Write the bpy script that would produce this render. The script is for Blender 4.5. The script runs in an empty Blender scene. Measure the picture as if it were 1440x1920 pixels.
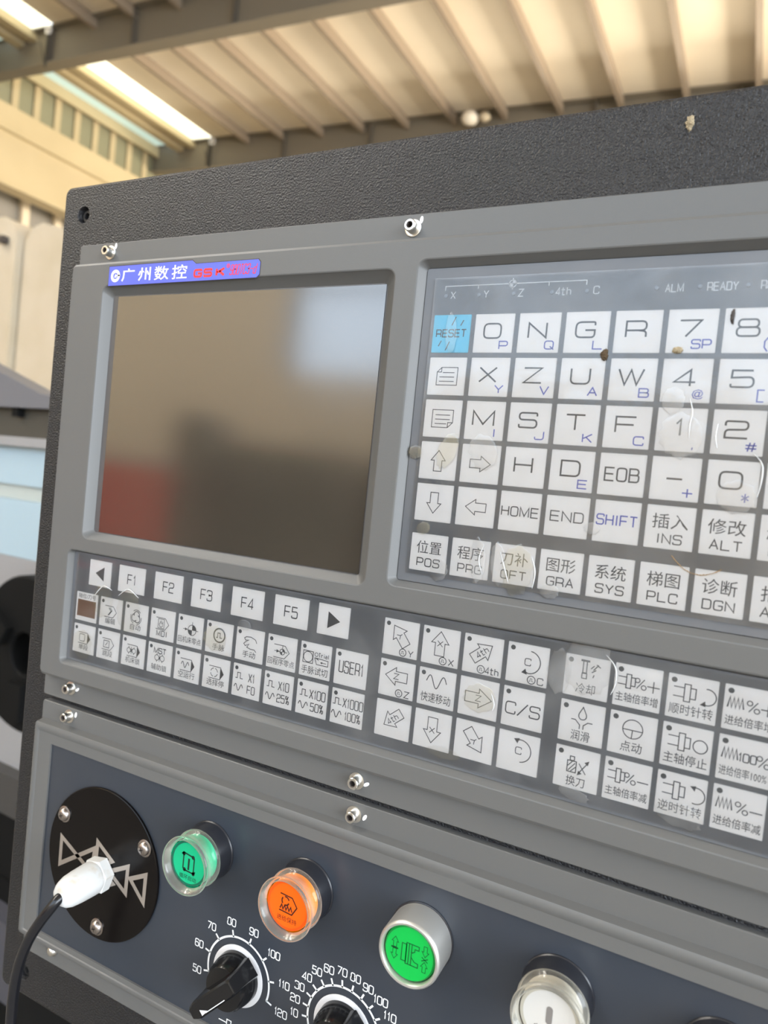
import bpy, bmesh, math, random
from mathutils import Vector, Matrix, noise
from mathutils.geometry import tessellate_polygon
random.seed(7)
SC = bpy.context.scene
COL = SC.collection
R = math.radians

# ------------------------------------------------------------------ camera, sky, lights, exposure
Z0 = 1.45                                   # height of the panel datum above the floor (m)
CAM = Vector((0.11689, -0.27425, Z0 - 0.07772))
cd = bpy.data.cameras.new('camera'); cam = bpy.data.objects.new('camera', cd); COL.objects.link(cam)
right = Vector((0.89522, 0.43443, 0.09922)); up = Vector((-0.10406, -0.01270, 0.99449)); view = Vector((-0.43330, 0.90062, -0.03384))
cam.matrix_world = Matrix(((right.x, up.x, -view.x, CAM.x), (right.y, up.y, -view.y, CAM.y), (right.z, up.z, -view.z, CAM.z), (0, 0, 0, 1)))
cd.sensor_fit = 'VERTICAL'; cd.sensor_height = 36.0; cd.sensor_width = 27.0
cd.lens = 36.0 * 1265.68 / 1920
cd.clip_start = 0.01; cd.clip_end = 200
cd.dof.use_dof = True; cd.dof.focus_distance = 0.315
cd.dof.aperture_fstop = (cd.lens / 1000) / 0.0024          # a 2.4 mm pupil
SC.camera = cam

w = bpy.data.worlds.new('sky'); SC.world = w; w.use_nodes = True
wn = w.node_tree.nodes; bg = wn['Background']
bg.inputs['Color'].default_value = (0.72, 0.85, 1.0, 1); bg.inputs['Strength'].default_value = 1.35

HX = Vector((math.cos(R(3)), -math.sin(R(3)), 0)); HY = Vector((math.sin(R(3)), math.cos(R(3)), 0))
def hall(X, Y, Z):                          # hall axes: X across, Y along, Z above eye level
    return CAM + HX * X + HY * Y + Vector((0, 0, Z))

def area(name, loc, look, sx, sy, watts, col):
    l = bpy.data.lights.new(name, 'AREA'); l.shape = 'RECTANGLE'; l.size = sx; l.size_y = sy; l.energy = watts; l.color = col
    o = bpy.data.objects.new(name, l); COL.objects.link(o); o.location = loc
    o.rotation_euler = (Vector(look) - Vector(loc)).to_track_quat('-Z', 'Y').to_euler(); return o
# fill lights added out of view, standing in for bounce and daylight
# two warm ones added to brighten the roof, the girder and the left wall
area('side_fill_light', hall(11.7, 15, 2.2), hall(-3, 13.5, 9.0), 22, 5.5, 3300, (1.0, 0.90, 0.74))
area('far_fill_light', hall(-4, 26.6, 1.6), hall(-6, 8, 9.0), 18, 5.0, 1300, (1.0, 0.91, 0.76))
# light added out of view at the viewer's right, brightening the recess walls
area('right_fill_light', hall(11.9, -3.4, 2.4), hall(-1, -3.2, 1.6), 11.5, 6.5, 620, (0.90, 0.95, 1.0))

SC.view_settings.view_transform = 'Standard'; SC.view_settings.look = 'None'
SC.view_settings.gamma = 1.0; SC.view_settings.use_curve_mapping = False
SC.view_settings.exposure = 1.75
SC.cycles.use_denoising = True
SC.cycles.max_bounces = 8

# ------------------------------------------------------------------ materials
MATS = {}
def mat(name, col, rough=0.5, metal=0.0, spec=0.5, emit=None, es=1.0, trans=0.0, ior=1.45, alpha=1.0, coat=0.0,
        bump=None, mottle=None, rmap=None, sub=0.0):
    if name in MATS: return MATS[name]
    m = bpy.data.materials.new(name); m.use_nodes = True
    N = m.node_tree.nodes; L = m.node_tree.links; b = N['Principled BSDF']
    b.inputs['Base Color'].default_value = (*col, 1); b.inputs['Roughness'].default_value = rough
    b.inputs['Metallic'].default_value = metal; b.inputs['IOR'].default_value = ior
    b.inputs['Specular IOR Level'].default_value = spec
    b.inputs['Transmission Weight'].default_value = trans; b.inputs['Alpha'].default_value = alpha
    b.inputs['Coat Weight'].default_value = coat
    if emit: b.inputs['Emission Color'].default_value = (*emit, 1); b.inputs['Emission Strength'].default_value = es
    tc = N.new('ShaderNodeTexCoord')
    if bump:                                 # (kind, scale, strength, distance)
        kind, sc, st, di = bump
        t = N.new('ShaderNodeTexVoronoi' if kind == 'v' else 'ShaderNodeTexNoise')
        t.inputs['Scale'].default_value = sc
        if kind != 'v': t.inputs['Detail'].default_value = 3
        L.new(tc.outputs['Object'], t.inputs['Vector'])
        bp = N.new('ShaderNodeBump'); bp.inputs['Strength'].default_value = st; bp.inputs['Distance'].default_value = di
        L.new(t.outputs[0], bp.inputs['Height']); L.new(bp.outputs[0], b.inputs['Normal'])
    if mottle:                               # (scale, second colour, low, high)
        sc, c2, lo, hi = mottle
        t = N.new('ShaderNodeTexNoise'); t.inputs['Scale'].default_value = sc; t.inputs['Detail'].default_value = 5
        L.new(tc.outputs['Object'], t.inputs['Vector'])
        r = N.new('ShaderNodeValToRGB'); r.color_ramp.elements[0].position = lo; r.color_ramp.elements[1].position = hi
        r.color_ramp.elements[0].color = (*col, 1); r.color_ramp.elements[1].color = (*c2, 1)
        L.new(t.outputs[0], r.inputs[0]); L.new(r.outputs[0], b.inputs['Base Color'])
    if rmap:                                 # (scale, rough low, rough high)
        sc, lo, hi = rmap
        t = N.new('ShaderNodeTexNoise'); t.inputs['Scale'].default_value = sc; t.inputs['Detail'].default_value = 4
        L.new(tc.outputs['Object'], t.inputs['Vector'])
        r = N.new('ShaderNodeMapRange'); r.inputs['From Min'].default_value = 0.3; r.inputs['From Max'].default_value = 0.7
        r.inputs['To Min'].default_value = lo; r.inputs['To Max'].default_value = hi
        L.new(t.outputs[0], r.inputs[0]); L.new(r.outputs[0], b.inputs['Roughness'])
    MATS[name] = m; return m

GREY = mat('grey_powder_coat', (0.118, 0.117, 0.114), 0.42, bump=('n', 1500, 0.05, 0.0005))
LEATHER = mat('black_textured_coat', (0.013, 0.013, 0.015), 0.30, bump=('n', 1000, 1.0, 0.0010))
BLACK = mat('black_paint', (0.012, 0.012, 0.013), 0.4)
MEMB = mat('keypad_overlay_grey', (0.115, 0.122, 0.135), 0.30, mottle=(25, (0.145, 0.147, 0.155), 0.35, 0.75))
KEYW = mat('key_white', (0.90, 0.87, 0.85), 0.35, mottle=(60, (0.86, 0.83, 0.80), 0.45, 0.8))
KEYB = mat('key_blue', (0.12, 0.62, 0.84), 0.35)
INK = mat('ink_dark', (0.045, 0.045, 0.05), 0.5)
INKB = mat('ink_blue', (0.07, 0.09, 0.45), 0.5)
INKW = mat('ink_white', (0.82, 0.84, 0.86), 0.4)
DOT = mat('led_dark', (0.075, 0.08, 0.085), 0.3)
SCREEN = mat('screen_glass', (0.040, 0.034, 0.027), 0.1, ior=2.2, rmap=(9, 0.09, 0.14), mottle=(6, (0.055, 0.046, 0.035), 0.4, 0.7))
LCDRIM = mat('screen_rim', (0.10, 0.095, 0.095), 0.25)
PLATE = mat('slate_plate', (0.030, 0.037, 0.050), 0.34, mottle=(12, (0.042, 0.046, 0.056), 0.4, 0.75))
STEEL = mat('zinc_steel', (0.72, 0.70, 0.66), 0.28, metal=1.0)
DSTEEL = mat('dull_steel', (0.42, 0.38, 0.36), 0.3, metal=1.0)
SOCK = mat('socket_dark', (0.05, 0.04, 0.035), 0.5)
BADGE = mat('badge_blue', (0.10, 0.13, 0.62), 0.3)
BWHITE = mat('badge_white', (0.85, 0.83, 0.82), 0.35)
RED = mat('badge_red', (0.80, 0.03, 0.035), 0.35)
BROWN = mat('tool_display', (0.20, 0.095, 0.05), 0.3)
GLOSSB = mat('gloss_black', (0.008, 0.008, 0.009), 0.16)
COLLAR = mat('black_collar', (0.018, 0.019, 0.024), 0.30)
ALU = mat('matt_silver', (0.62, 0.61, 0.58), 0.38, metal=0.75)
def clear_mat():
    m = bpy.data.materials.new('clear_plastic'); m.use_nodes = True; Nn = m.node_tree.nodes; L = m.node_tree.links; Nn.remove(Nn['Principled BSDF'])
    tr = Nn.new('ShaderNodeBsdfTransparent'); tr.inputs['Color'].default_value = (.97, .96, .93, 1)
    df = Nn.new('ShaderNodeBsdfTranslucent'); df.inputs['Color'].default_value = (.85, .82, .72, 1)
    d2 = Nn.new('ShaderNodeBsdfDiffuse'); d2.inputs['Color'].default_value = (.85, .82, .72, 1)
    gl = Nn.new('ShaderNodeBsdfGlossy'); gl.inputs['Roughness'].default_value = .1
    lw = Nn.new('ShaderNodeLayerWeight'); lw.inputs['Blend'].default_value = .35
    mr = Nn.new('ShaderNodeMapRange'); mr.inputs['To Min'].default_value = .05; mr.inputs['To Max'].default_value = .75
    x = Nn.new('ShaderNodeMixShader'); x.inputs[0].default_value = .7; L.new(df.outputs[0], x.inputs[1]); L.new(d2.outputs[0], x.inputs[2])
    a = Nn.new('ShaderNodeMixShader'); b = Nn.new('ShaderNodeMixShader'); fr = Nn.new('ShaderNodeFresnel'); fr.inputs['IOR'].default_value = 1.45
    L.new(lw.outputs['Facing'], mr.inputs[0]); L.new(mr.outputs[0], a.inputs[0]); L.new(tr.outputs[0], a.inputs[1]); L.new(x.outputs[0], a.inputs[2])
    L.new(fr.outputs[0], b.inputs[0]); L.new(a.outputs[0], b.inputs[1]); L.new(gl.outputs[0], b.inputs[2]); L.new(b.outputs[0], Nn['Material Output'].inputs['Surface'])
    return m
CLEAR = clear_mat()
GREEN1 = mat('lens_teal_green', (0.0, 0.37, 0.17), 0.35, emit=(0.0, 0.42, 0.20), es=0.04)
GREEN1D = mat('lens_teal_shade', (0.0, 0.12, 0.065), 0.3)  # dark copy of the lens colour, for recess shade
GREEN1E = mat('lens_teal_edge', (0.0, 0.50, 0.26), 0.3, emit=(0.0, 0.5, 0.26), es=.06)
ORANGEE = mat('lens_orange_edge2', (0.98, 0.27, 0.0), 0.3, emit=(1.0, 0.27, 0.0), es=.06)
LENSWE = mat('lens_white_shade2', (0.56, 0.53, 0.46), 0.3)
ORANGE = mat('lens_orange', (0.85, 0.105, 0.0), 0.35, emit=(1.0, 0.14, 0.0), es=0.04)
ORANGED = mat('lens_orange_shade', (0.80, 0.08, 0.0), 0.3)
GREEN2 = mat('lens_green', (0.0, 0.36, 0.05), 0.35, emit=(0.0, 0.65, 0.09), es=0.04)
GREEN2D = mat('lens_green_edge', (0.0, 0.26, 0.04), 0.3)
LENSW = mat('lens_white', (0.56, 0.545, 0.52), 0.35)
LENSWD = mat('lens_white_shade', (0.42, 0.39, 0.32), 0.3)
SLOT = mat('slot_grey', (0.20, 0.185, 0.175), 0.4)
DIALW = mat('dial_white', (0.66, 0.66, 0.68), 0.4)
COVER = mat('cover_black', (0.004, 0.003, 0.003), 0.20, spec=0.22, rmap=(30, 0.14, 0.28))
BARE = mat('engraved_metal', (0.42, 0.37, 0.33), 0.35, metal=0.6)
NYLON = mat('white_nylon', (0.62, 0.62, 0.61), 0.4, mottle=(120, (0.50, 0.43, 0.34), 0.58, 0.8))
CORD = mat('black_cord', (0.010, 0.010, 0.012), 0.22)
MUD = mat('dried_mud', (0.10, 0.065, 0.035), 0.9, bump=('n', 1800, 0.8, 0.001))
MUDL = mat('pale_mud', (0.42, 0.34, 0.22), 0.9, bump=('n', 1800, 0.8, 0.001))
# hall
ROOFM = mat('roof_lining', (0.86, 0.77, 0.62), 0.8, mottle=(0.6, (0.78, 0.69, 0.55), 0.35, 0.7))
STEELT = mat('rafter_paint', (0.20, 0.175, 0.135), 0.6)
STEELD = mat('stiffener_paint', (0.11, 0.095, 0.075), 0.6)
PURL = mat('purlin_paint', (0.30, 0.24, 0.18), 0.6)
CREAM = mat('cream_paint', (0.50, 0.41, 0.25), 0.6, mottle=(0.8, (0.46, 0.375, 0.225), 0.4, 0.7))
WALLT = mat('wall_tan', (0.74, 0.63, 0.47), 0.8)
WALLG = mat('wall_grey', (0.27, 0.25, 0.22), 0.8)
PANE = mat('dusty_pane', (0.25, 0.24, 0.155), 0.4)
SKYL = mat('skylight_sheet', (0.9, 0.9, 0.8), 0.5, emit=(1.0, 0.95, 0.68), es=0.62)
SKYB = mat('blue_translucent_sheet', (0.6, 0.75, 0.72), 0.5, emit=(0.58, 0.78, 0.72), es=0.20)
FLOORM = mat('concrete_floor', (0.21, 0.195, 0.17), 0.7, mottle=(0.7, (0.16, 0.15, 0.135), 0.35, 0.7))
GLAZE = mat('window_frame_paint', (0.25, 0.25, 0.25), 0.5)
MWHITE = mat('machine_white', (0.28, 0.275, 0.28), 0.4)
MCREAM = mat('machine_cream', (0.48, 0.41, 0.31), 0.5, mottle=(3, (0.43, 0.36, 0.255), 0.4, 0.7))
MBLUE = mat('machine_pale_blue', (0.36, 0.47, 0.54), 0.35)
MGREY = mat('machine_grey', (0.13, 0.13, 0.145), 0.45)
MDARK = mat('machine_dark', (0.055, 0.05, 0.04), 0.5)
MRED = mat('machine_red', (0.60, 0.06, 0.045), 0.5)
IRON = mat('dark_iron', (0.008, 0.008, 0.008), 0.6, spec=0.08)

# ------------------------------------------------------------------ mesh building
class MB:
    """Collects faces; panel points are (u right, v up, n towards the viewer) in mm."""
    def __init__(self, o=(0, 0, 0)): self.v = []; self.f = []; self.mi = []; self.o = o; self.k = 0
    def p(self, u, v, n):
        self.v.append(((u - self.o[0]) / 1000, -(n - self.o[2]) / 1000, (v - self.o[1]) / 1000)); return len(self.v) - 1
    def face(self, ids): self.f.append(tuple(ids)); self.mi.append(self.k)
    def loft(self, loops, cap0=False, cap1=False, closed=True):
        I = [[self.p(*q) for q in lp] for lp in loops]
        for a, b in zip(I, I[1:]):
            n = len(a)
            for i in range(n if closed else n - 1):
                j = (i + 1) % n; self.face((a[i], a[j], b[j], b[i]))
        if cap0: self.face(I[0][::-1])
        if cap1: self.face(I[-1])
        return I
    def holes(self, outer, hs, n):          # flat face with holes
        loops = [[Vector((a, b, 0)) for a, b in l] for l in [outer] + hs]
        ids = [self.p(q.x, q.y, n) for l in loops for q in l]
        for t in tessellate_polygon(loops):
            a, b, c = [self.v[ids[i]] for i in t]
            cr = (b[0] - a[0]) * (c[2] - a[2]) - (b[2] - a[2]) * (c[0] - a[0])
            self.face([ids[i] for i in (t if cr > 0 else t[::-1])])
    def poly(self, pts, n):
        self.face([self.p(a, b, n) for a, b in pts])
    def prism(self, pts, n0, n1, ch=0.0):
        lo = [(a, b, n0) for a, b in pts]; hi = [(a, b, n1 - ch) for a, b in pts]
        if ch:
            cx = sum(a for a, b in pts) / len(pts); cy = sum(b for a, b in pts) / len(pts)
            top = []
            for a, b in pts:
                d = math.hypot(a - cx, b - cy) or 1; top.append((a - (a - cx) / d * ch, b - (b - cy) / d * ch, n1))
            self.loft([lo, hi, top], True, True)
        else: self.loft([lo, hi], True, True)
    def rev(self, cu, cv, prof, seg=48, cap0=False, cap1=True):       # profile [(radius, n)] about an axis along n
        loops = [[(cu + r * math.cos(2 * math.pi * i / seg), cv + r * math.sin(2 * math.pi * i / seg), n) for i in range(seg)] for r, n in prof]
        self.loft(loops, cap0, cap1)
    def tube(self, pts, r, seg=14, caps=True):
        P = [Vector(q) for q in pts]; loops = []; ref = Vector((0.3, 0.2, 1)).normalized()
        for i, q in enumerate(P):
            t = (P[min(i + 1, len(P) - 1)] - P[max(i - 1, 0)]).normalized()
            a = t.cross(ref).normalized(); b = t.cross(a); rr = r[i] if isinstance(r, (list, tuple)) else r
            loops.append([tuple(q + (a * math.cos(2 * math.pi * k / seg) + b * math.sin(2 * math.pi * k / seg)) * rr) for k in range(seg)])
        self.loft(loops, caps, caps)
    def stroke(self, pts, w, n, closed=False):                        # a printed line as a flat ribbon
        P = []
        for a, b in pts:
            if not P or math.hypot(a - P[-1][0], b - P[-1][1]) > 1e-4: P.append((a, b))
        if closed and math.hypot(P[0][0] - P[-1][0], P[0][1] - P[-1][1]) < 1e-4: P.pop()
        m = len(P)
        if m < 2: return
        L = []; Rr = []
        for i in range(m):
            p = Vector(P[i])
            d0 = (p - Vector(P[i - 1])).normalized() if (closed or i) else None
            d1 = (Vector(P[(i + 1) % m]) - p).normalized() if (closed or i < m - 1) else None
            if d0 is None: d0 = d1
            if d1 is None: d1 = d0
            n0 = Vector((-d0.y, d0.x)); n1 = Vector((-d1.y, d1.x)); s = n0 + n1
            if s.length < 0.35: s = n0 * 2 if s.length < 1e-6 else s.normalized() * 0.7
            off = s.normalized() * (w / 2) / max(0.45, s.normalized().dot(n1))
            e = Vector((0, 0))
            L.append(self.p(p.x + off.x, p.y + off.y, n)); Rr.append(self.p(p.x - off.x, p.y - off.y, n))
        for i in range(m if closed else m - 1):
            j = (i + 1) % m; self.face((Rr[i], Rr[j], L[j], L[i]))
    def build(self, name, mats, parent=None, loc=None, smooth=35):
        me = bpy.data.meshes.new(name); me.from_pydata(self.v, [], self.f)
        for m in (mats if isinstance(mats, (list, tuple)) else [mats]): me.materials.append(m)
        for p, k in zip(me.polygons, self.mi): p.material_index = k; p.use_smooth = bool(smooth)
        if smooth: me.set_sharp_from_angle(angle=R(smooth))
        o = bpy.data.objects.new(name, me); COL.objects.link(o)
        if parent: o.parent = parent
        if loc is not None: o.location = loc
        return o

def W(u, v, n): return Vector((u / 1000, -n / 1000, Z0 + v / 1000))
def tag(o, label=None, cat=None, group=None, kind=None):
    if label: o['label'] = label
    if cat: o['category'] = cat
    if group: o['group'] = group
    if kind: o['kind'] = kind
    return o
def thing(name, at, label, cat, group=None):
    o = bpy.data.objects.new(name, None); COL.objects.link(o); o.location = at; o.empty_display_size = 0.02
    return tag(o, label, cat, group)
def rr(u0, v0, u1, v1, r=0.0, seg=5):
    """rounded rectangle, counter-clockwise as seen by the viewer"""
    if r <= 0: return [(u0, v0), (u1, v0), (u1, v1), (u0, v1)]
    out = []
    for cx, cy, a in ((u1 - r, v0 + r, -90), (u1 - r, v1 - r, 0), (u0 + r, v1 - r, 90), (u0 + r, v0 + r, 180)):
        for i in range(seg + 1):
            t = R(a + 90 * i / seg); out.append((cx + r * math.cos(t), cy + r * math.sin(t)))
    return out
def at(l, n): return [(a, b, n) for a, b in l]
def circle(cu, cv, r, seg=32, a0=0, a1=360):
    full = abs(a1 - a0) >= 360; k = seg if full else seg + 1
    return [(cu + r * math.cos(R(a0 + (a1 - a0) * i / seg)), cv + r * math.sin(R(a0 + (a1 - a0) * i / seg))) for i in range(k)]

# ------------------------------------------------------------------ lettering: wide square stroke letters
o_ = [(0, 0, 1), (1, 0, 1), (1, 1, 1), (0, 1, 1)]
GL = {
 'A': [[(0, 0), (.5, 1), (1, 0)], [(.2, .36), (.8, .36)]],
 'B': [[(0, .53), (0, 1), (.94, 1, 1), (.94, .53, 1), (0, .53), (0, 0), (1, 0, 1), (1, .53, 1), (.5, .53)]],
 'C': [[(1, .74), (1, 1, 1), (0, 1, 1), (0, 0, 1), (1, 0, 1), (1, .26)]],
 'D': [[(0, 0), (1, 0, 1), (1, 1, 1), (0, 1), 'c']],
 'E': [[(1, 1), (0, 1), (0, 0), (1, 0)], [(0, .52), (.92, .52)]],
 'F': [[(1, 1), (0, 1), (0, 0)], [(0, .5), (.9, .5)]],
 'G': [[(1, .78), (1, 1, 1), (0, 1, 1), (0, 0, 1), (1, 0, 1), (1, .47), (.5, .47)]],
 'H': [[(0, 0), (0, 1)], [(1, 0), (1, 1)], [(0, .5), (1, .5)]],
 'I': [[(.5, 0), (.5, 1)]], 'J': [[(1, 1), (1, 0, 1), (0, 0, 1), (0, .32)]],
 'K': [[(0, 0), (0, 1)], [(1, 1), (.06, .45)], [(.36, .62), (1, 0)]],
 'L': [[(0, 1), (0, 0), (1, 0)]], 'M': [[(0, 0), (0, 1), (.5, .08), (1, 1), (1, 0)]],
 'N': [[(0, 0), (0, 1), (1, 0), (1, 1)]], 'O': [o_ + ['c']], '0': [o_ + ['c']],
 'P': [[(0, 0), (0, 1), (1, 1, 1), (1, .42, 1), (0, .42)]],
 'Q': [o_ + ['c'], [(.62, .34), (1.06, -.06)]],
 'R': [[(0, 0), (0, 1), (1, 1, 1), (1, .42, 1), (0, .42)], [(.6, .42), (1, .36, 1), (1, 0)]],
 'S': [[(1, .78), (1, 1, 1), (0, 1, 1), (0, .53, 1), (1, .53, 1), (1, 0, 1), (0, 0, 1), (0, .22)]],
 'T': [[(.5, 0), (.5, 1)], [(0, 1), (1, 1)]], 'U': [[(0, 1), (0, 0, 1), (1, 0, 1), (1, 1)]],
 'V': [[(0, 1), (.5, 0), (1, 1)]], 'W': [[(0, 1), (.26, 0), (.5, .95), (.74, 0), (1, 1)]],
 'X': [[(0, 0), (1, 1)], [(0, 1), (1, 0)]], 'Y': [[(0, 1), (.5, .45), (1, 1)], [(.5, .45), (.5, 0)]],
 'Z': [[(0, 1), (1, 1), (0, 0), (1, 0)]],
 '1': [[(.2, .72), (.62, 1), (.62, 0)]],
 '2': [[(0, .72), (0, 1, 1), (1, 1, 1), (1, .52, 1), (0, .48, 1), (0, 0), (1, 0)]],
 '3': [[(0, .8), (0, 1, 1), (1, 1, 1), (1, .53, 1), (.3, .53), (1, .53, 1), (1, 0, 1), (0, 0, 1), (0, .2)]],
 '4': [[(.76, 0), (.76, 1), (0, .24), (1, .24)]],
 '5': [[(.95, 1), (.04, 1), (.02, .56), (1, .62, 1), (1, 0, 1), (0, 0, 1), (0, .2)]],
 '6': [[(1, .8), (1, 1, 1), (0, 1, 1), (0, 0, 1), (1, 0, 1), (1, .56, 1), (0, .56)]],
 '7': [[(0, 1), (1, 1), (.3, 0)]],
 '8': [[(.06, .53, 1), (.94, .53, 1), (.94, 1, 1), (.06, 1, 1), 'c'], [(0, 0, 1), (1, 0, 1), (1, .53, 1), (0, .53, 1), 'c']],
 '9': [[(0, .2), (0, 0, 1), (1, 0, 1), (1, 1, 1), (0, 1, 1), (0, .44, 1), (1, .44)]],
 '-': [[(0, .5), (1, .5)]], '+': [[(0, .5), (1, .5)], [(.5, 0), (.5, 1)]], '/': [[(0, -.05), (1, 1.05)]],
 ',': [[(.5, .1), (.35, -.2)]], '(': [[(.7, 1.1), (.4, .75), (.4, .25), (.7, -.1)]], '[': [[(.9, 1), (.3, 1), (.3, 0), (.9, 0)]],
 '#': [[(.2, 0), (.4, 1)], [(.6, 0), (.8, 1)], [(0, .33), (1, .33)], [(0, .68), (1, .68)]],
 '*': [[(.5, 0), (.5, 1)], [(.05, .25), (.95, .75)], [(.05, .75), (.95, .25)]],
 't': [[(.35, 1), (.35, 0), (.85, 0)], [(0, .7), (.85, .7)]], 'h': [[(0, 0), (0, 1)], [(0, .66), (.9, .66, 1), (.9, 0)]],
 'r': [[(.1, 0), (.1, .66), (.8, .66)]], 'i': [[(.5, 0), (.5, .66)], [(.5, .86), (.5, 1)]], 'l': [[(.5, 0), (.5, 1)]],
 'a': [[(.05, .66), (.85, .66, 1), (.85, 0), (0, 0, 1), (0, .38, 1), (.85, .38)]],
 'd': [[(1, 1), (1, 0), (0, 0, 1), (0, .62, 1), (1, .62)]],
}
def fillet(pts, rad, closed):
    out = []; m = len(pts)
    for i, q in enumerate(pts):
        if len(q) < 3 or (not closed and i in (0, m - 1)): out.append((q[0], q[1])); continue
        p = Vector(q[:2]); a = Vector(pts[i - 1][:2]); b = Vector(pts[(i + 1) % m][:2])
        da, db = a - p, b - p; r = min(rad, da.length * .5, db.length * .5)
        s, e = p + da.normalized() * r, p + db.normalized() * r
        for k in range(6):
            t = k / 5; out.append(tuple(s * (1 - t) ** 2 + p * 2 * t * (1 - t) + e * t * t))
    return out
def xf(rot=0, cu=0, cv=0, shear=0):
    c, s = math.cos(R(rot)), math.sin(R(rot))
    return lambda a, b: (cu + (a + shear * b) * c - b * s, cv + (a + shear * b) * s + b * c)
def text(mb, s, cu, cv, cw, ch, n, sw=0.5, gap=None, rot=0, shear=0, narrow='I1.,il/ '):
    gap = cw * .34 if gap is None else gap
    ws = [cw * (1.22 if c in 'MW' and cw < 6 else .35 if c in 'Iil,' else .55 if c in '1' else .5 if c == ' ' else 1) for c in s]
    tot = sum(ws) + gap * (len(s) - 1); x = -tot / 2; T = xf(rot, cu, cv, shear)
    for c, wd in zip(s, ws):
        for pl in GL.get(c, []):
            closed = pl[-1] == 'c'; P = pl[:-1] if closed else pl
            P = [(x + q[0] * wd, (q[1] - .5) * ch, *q[2:]) for q in P]
            P = fillet(P, .34 * min(cw, ch), closed)
            mb.stroke([T(a, b) for a, b in P], sw, n, closed)
        x += wd + gap
FC = {}
def font_mesh(s, bold=0.0):
    k = (s, bold)
    if k not in FC:
        c = bpy.data.curves.new('lettering', 'FONT'); c.body = s; c.resolution_u = 2; c.offset = bold
        o = bpy.data.objects.new('lettering', c); COL.objects.link(o); bpy.context.view_layer.update()
        me = bpy.data.meshes.new_from_object(o.evaluated_get(bpy.context.evaluated_depsgraph_get()))
        V = [(q.co.x, q.co.y) for q in me.vertices]; F = [tuple(p.vertices) for p in me.polygons]
        bpy.data.objects.remove(o); bpy.data.curves.remove(c); bpy.data.meshes.remove(me)
        x0 = min(a for a, b in V); x1 = max(a for a, b in V); y0 = min(b for a, b in V); y1 = max(b for a, b in V)
        FC[k] = ([(((a - x0) / (x1 - x0) - .5), ((b - y0) / (y1 - y0) - .5)) for a, b in V], F)
    return FC[k]
def hanzi(mb, s, cu, cv, wd, ht, n, bold=0.0, shear=0):
    V, F = font_mesh(s, bold); T = xf(0, cu, cv, shear)
    ids = [mb.p(*T(a * wd, b * ht), n) for a, b in V]
    for f in F:
        a, b, c = [mb.v[ids[i]] for i in f[:3]]
        cr = (b[0] - a[0]) * (c[2] - a[2]) - (b[2] - a[2]) * (c[0] - a[0])
        mb.face([ids[i] for i in (f if cr > 0 else f[::-1])])

# ------------------------------------------------------------------ hall (structure)
def hbox(mb, X0, X1, Y0, Y1, Z0_, Z1):
    mb.boxes = True
    c = [hall(x, y, z) for z in (Z0_, Z1) for x, y in ((X0, Y0), (X1, Y0), (X1, Y1), (X0, Y1))]
    b = len(mb.v); mb.v += [tuple(q - mb.org) for q in c]
    for f in ((3, 2, 1, 0), (4, 5, 6, 7), (0, 1, 5, 4), (1, 2, 6, 5), (2, 3, 7, 6), (3, 0, 4, 7)): mb.face([b + i for i in f])
def hquad(mb, *pts):
    b = len(mb.v); mb.v += [tuple(hall(*q) - mb.org) for q in pts]; mb.face(range(b, b + len(pts)))
def HB(X, Y, Z): m = MB(); m.org = hall(X, Y, Z); return m
def hbuild(mb, name, m, parent=None, smooth=0):
    o = mb.build(name, m, parent, smooth=smooth)
    o.location = mb.org - (parent.location if parent else Vector((0, 0, 0))); return o
def struct(o): o['kind'] = 'structure'; return o
def roofz(X): return 9.0 - 0.085 * (X + 13.9)
FZ = -CAM.z                                  # floor, relative to eye level

m = HB(0, 5, FZ); hquad(m, (-17, -30, FZ), (16, -30, FZ), (16, 27, FZ), (-17, 27, FZ)); struct(hbuild(m, 'floor', FLOORM))
m = HB(0, 8, 9)
X0, X1, Y0, Y1 = -13.88, 12, -9.8, 27
def slab(m, X0, X1, Y0, Y1, t=0.12, dz=0.0):
    P = [(X0, Y0), (X1, Y0), (X1, Y1), (X0, Y1)]
    b = len(m.v); m.v += [tuple(hall(x, y, roofz(x) + dz) - m.org) for x, y in P] + [tuple(hall(x, y, roofz(x) + dz + t) - m.org) for x, y in P]
    for f in ((3, 2, 1, 0), (4, 5, 6, 7), (0, 1, 5, 4), (1, 2, 6, 5), (2, 3, 7, 6), (3, 0, 4, 7)): m.face([b + i for i in f])
slab(m, X0, X1, Y0, Y1); struct(hbuild(m, 'ceiling', ROOFM))
m = HB(-16.5, 8, 9); slab(m, -17.4, -16.0, Y0, Y1, dz=.1); struct(hbuild(m, 'ceiling_edge', ROOFM))
# rafters (I beams) across the hall
k = 0
for Y in (-5.0, -0.35, 4.3, 9.0, 13.7, 18.4, 23.1):
    k += 1; m = HB(0, Y, 8.5)
    def ib(dz0, dz1, hw):
        b = len(m.v); xs = (-16.6, 12.0)
        for x in xs:
            for y in (-hw, hw):
                for dz in (dz0, dz1): m.v.append(tuple(hall(x, Y + y, roofz(x) + dz) - m.org))
        for f in ((0, 1, 3, 2), (4, 6, 7, 5), (0, 4, 5, 1), (2, 3, 7, 6), (1, 5, 7, 3), (0, 2, 6, 4)): m.face([b + i for i in f])
    ib(-.80, -.77, .14); ib(-.04, -.005, .14); ib(-.78, -.03, .02)
    o = struct(hbuild(m, 'rafter_%d' % k, STEELT))
    for x in (-13.98, -11.4, -8.82, -6.2, -3.6, -1.0):
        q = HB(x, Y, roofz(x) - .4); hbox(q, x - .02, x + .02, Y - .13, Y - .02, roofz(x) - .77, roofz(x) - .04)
        hbuild(q, 'stiffener', STEELD, o)
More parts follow.
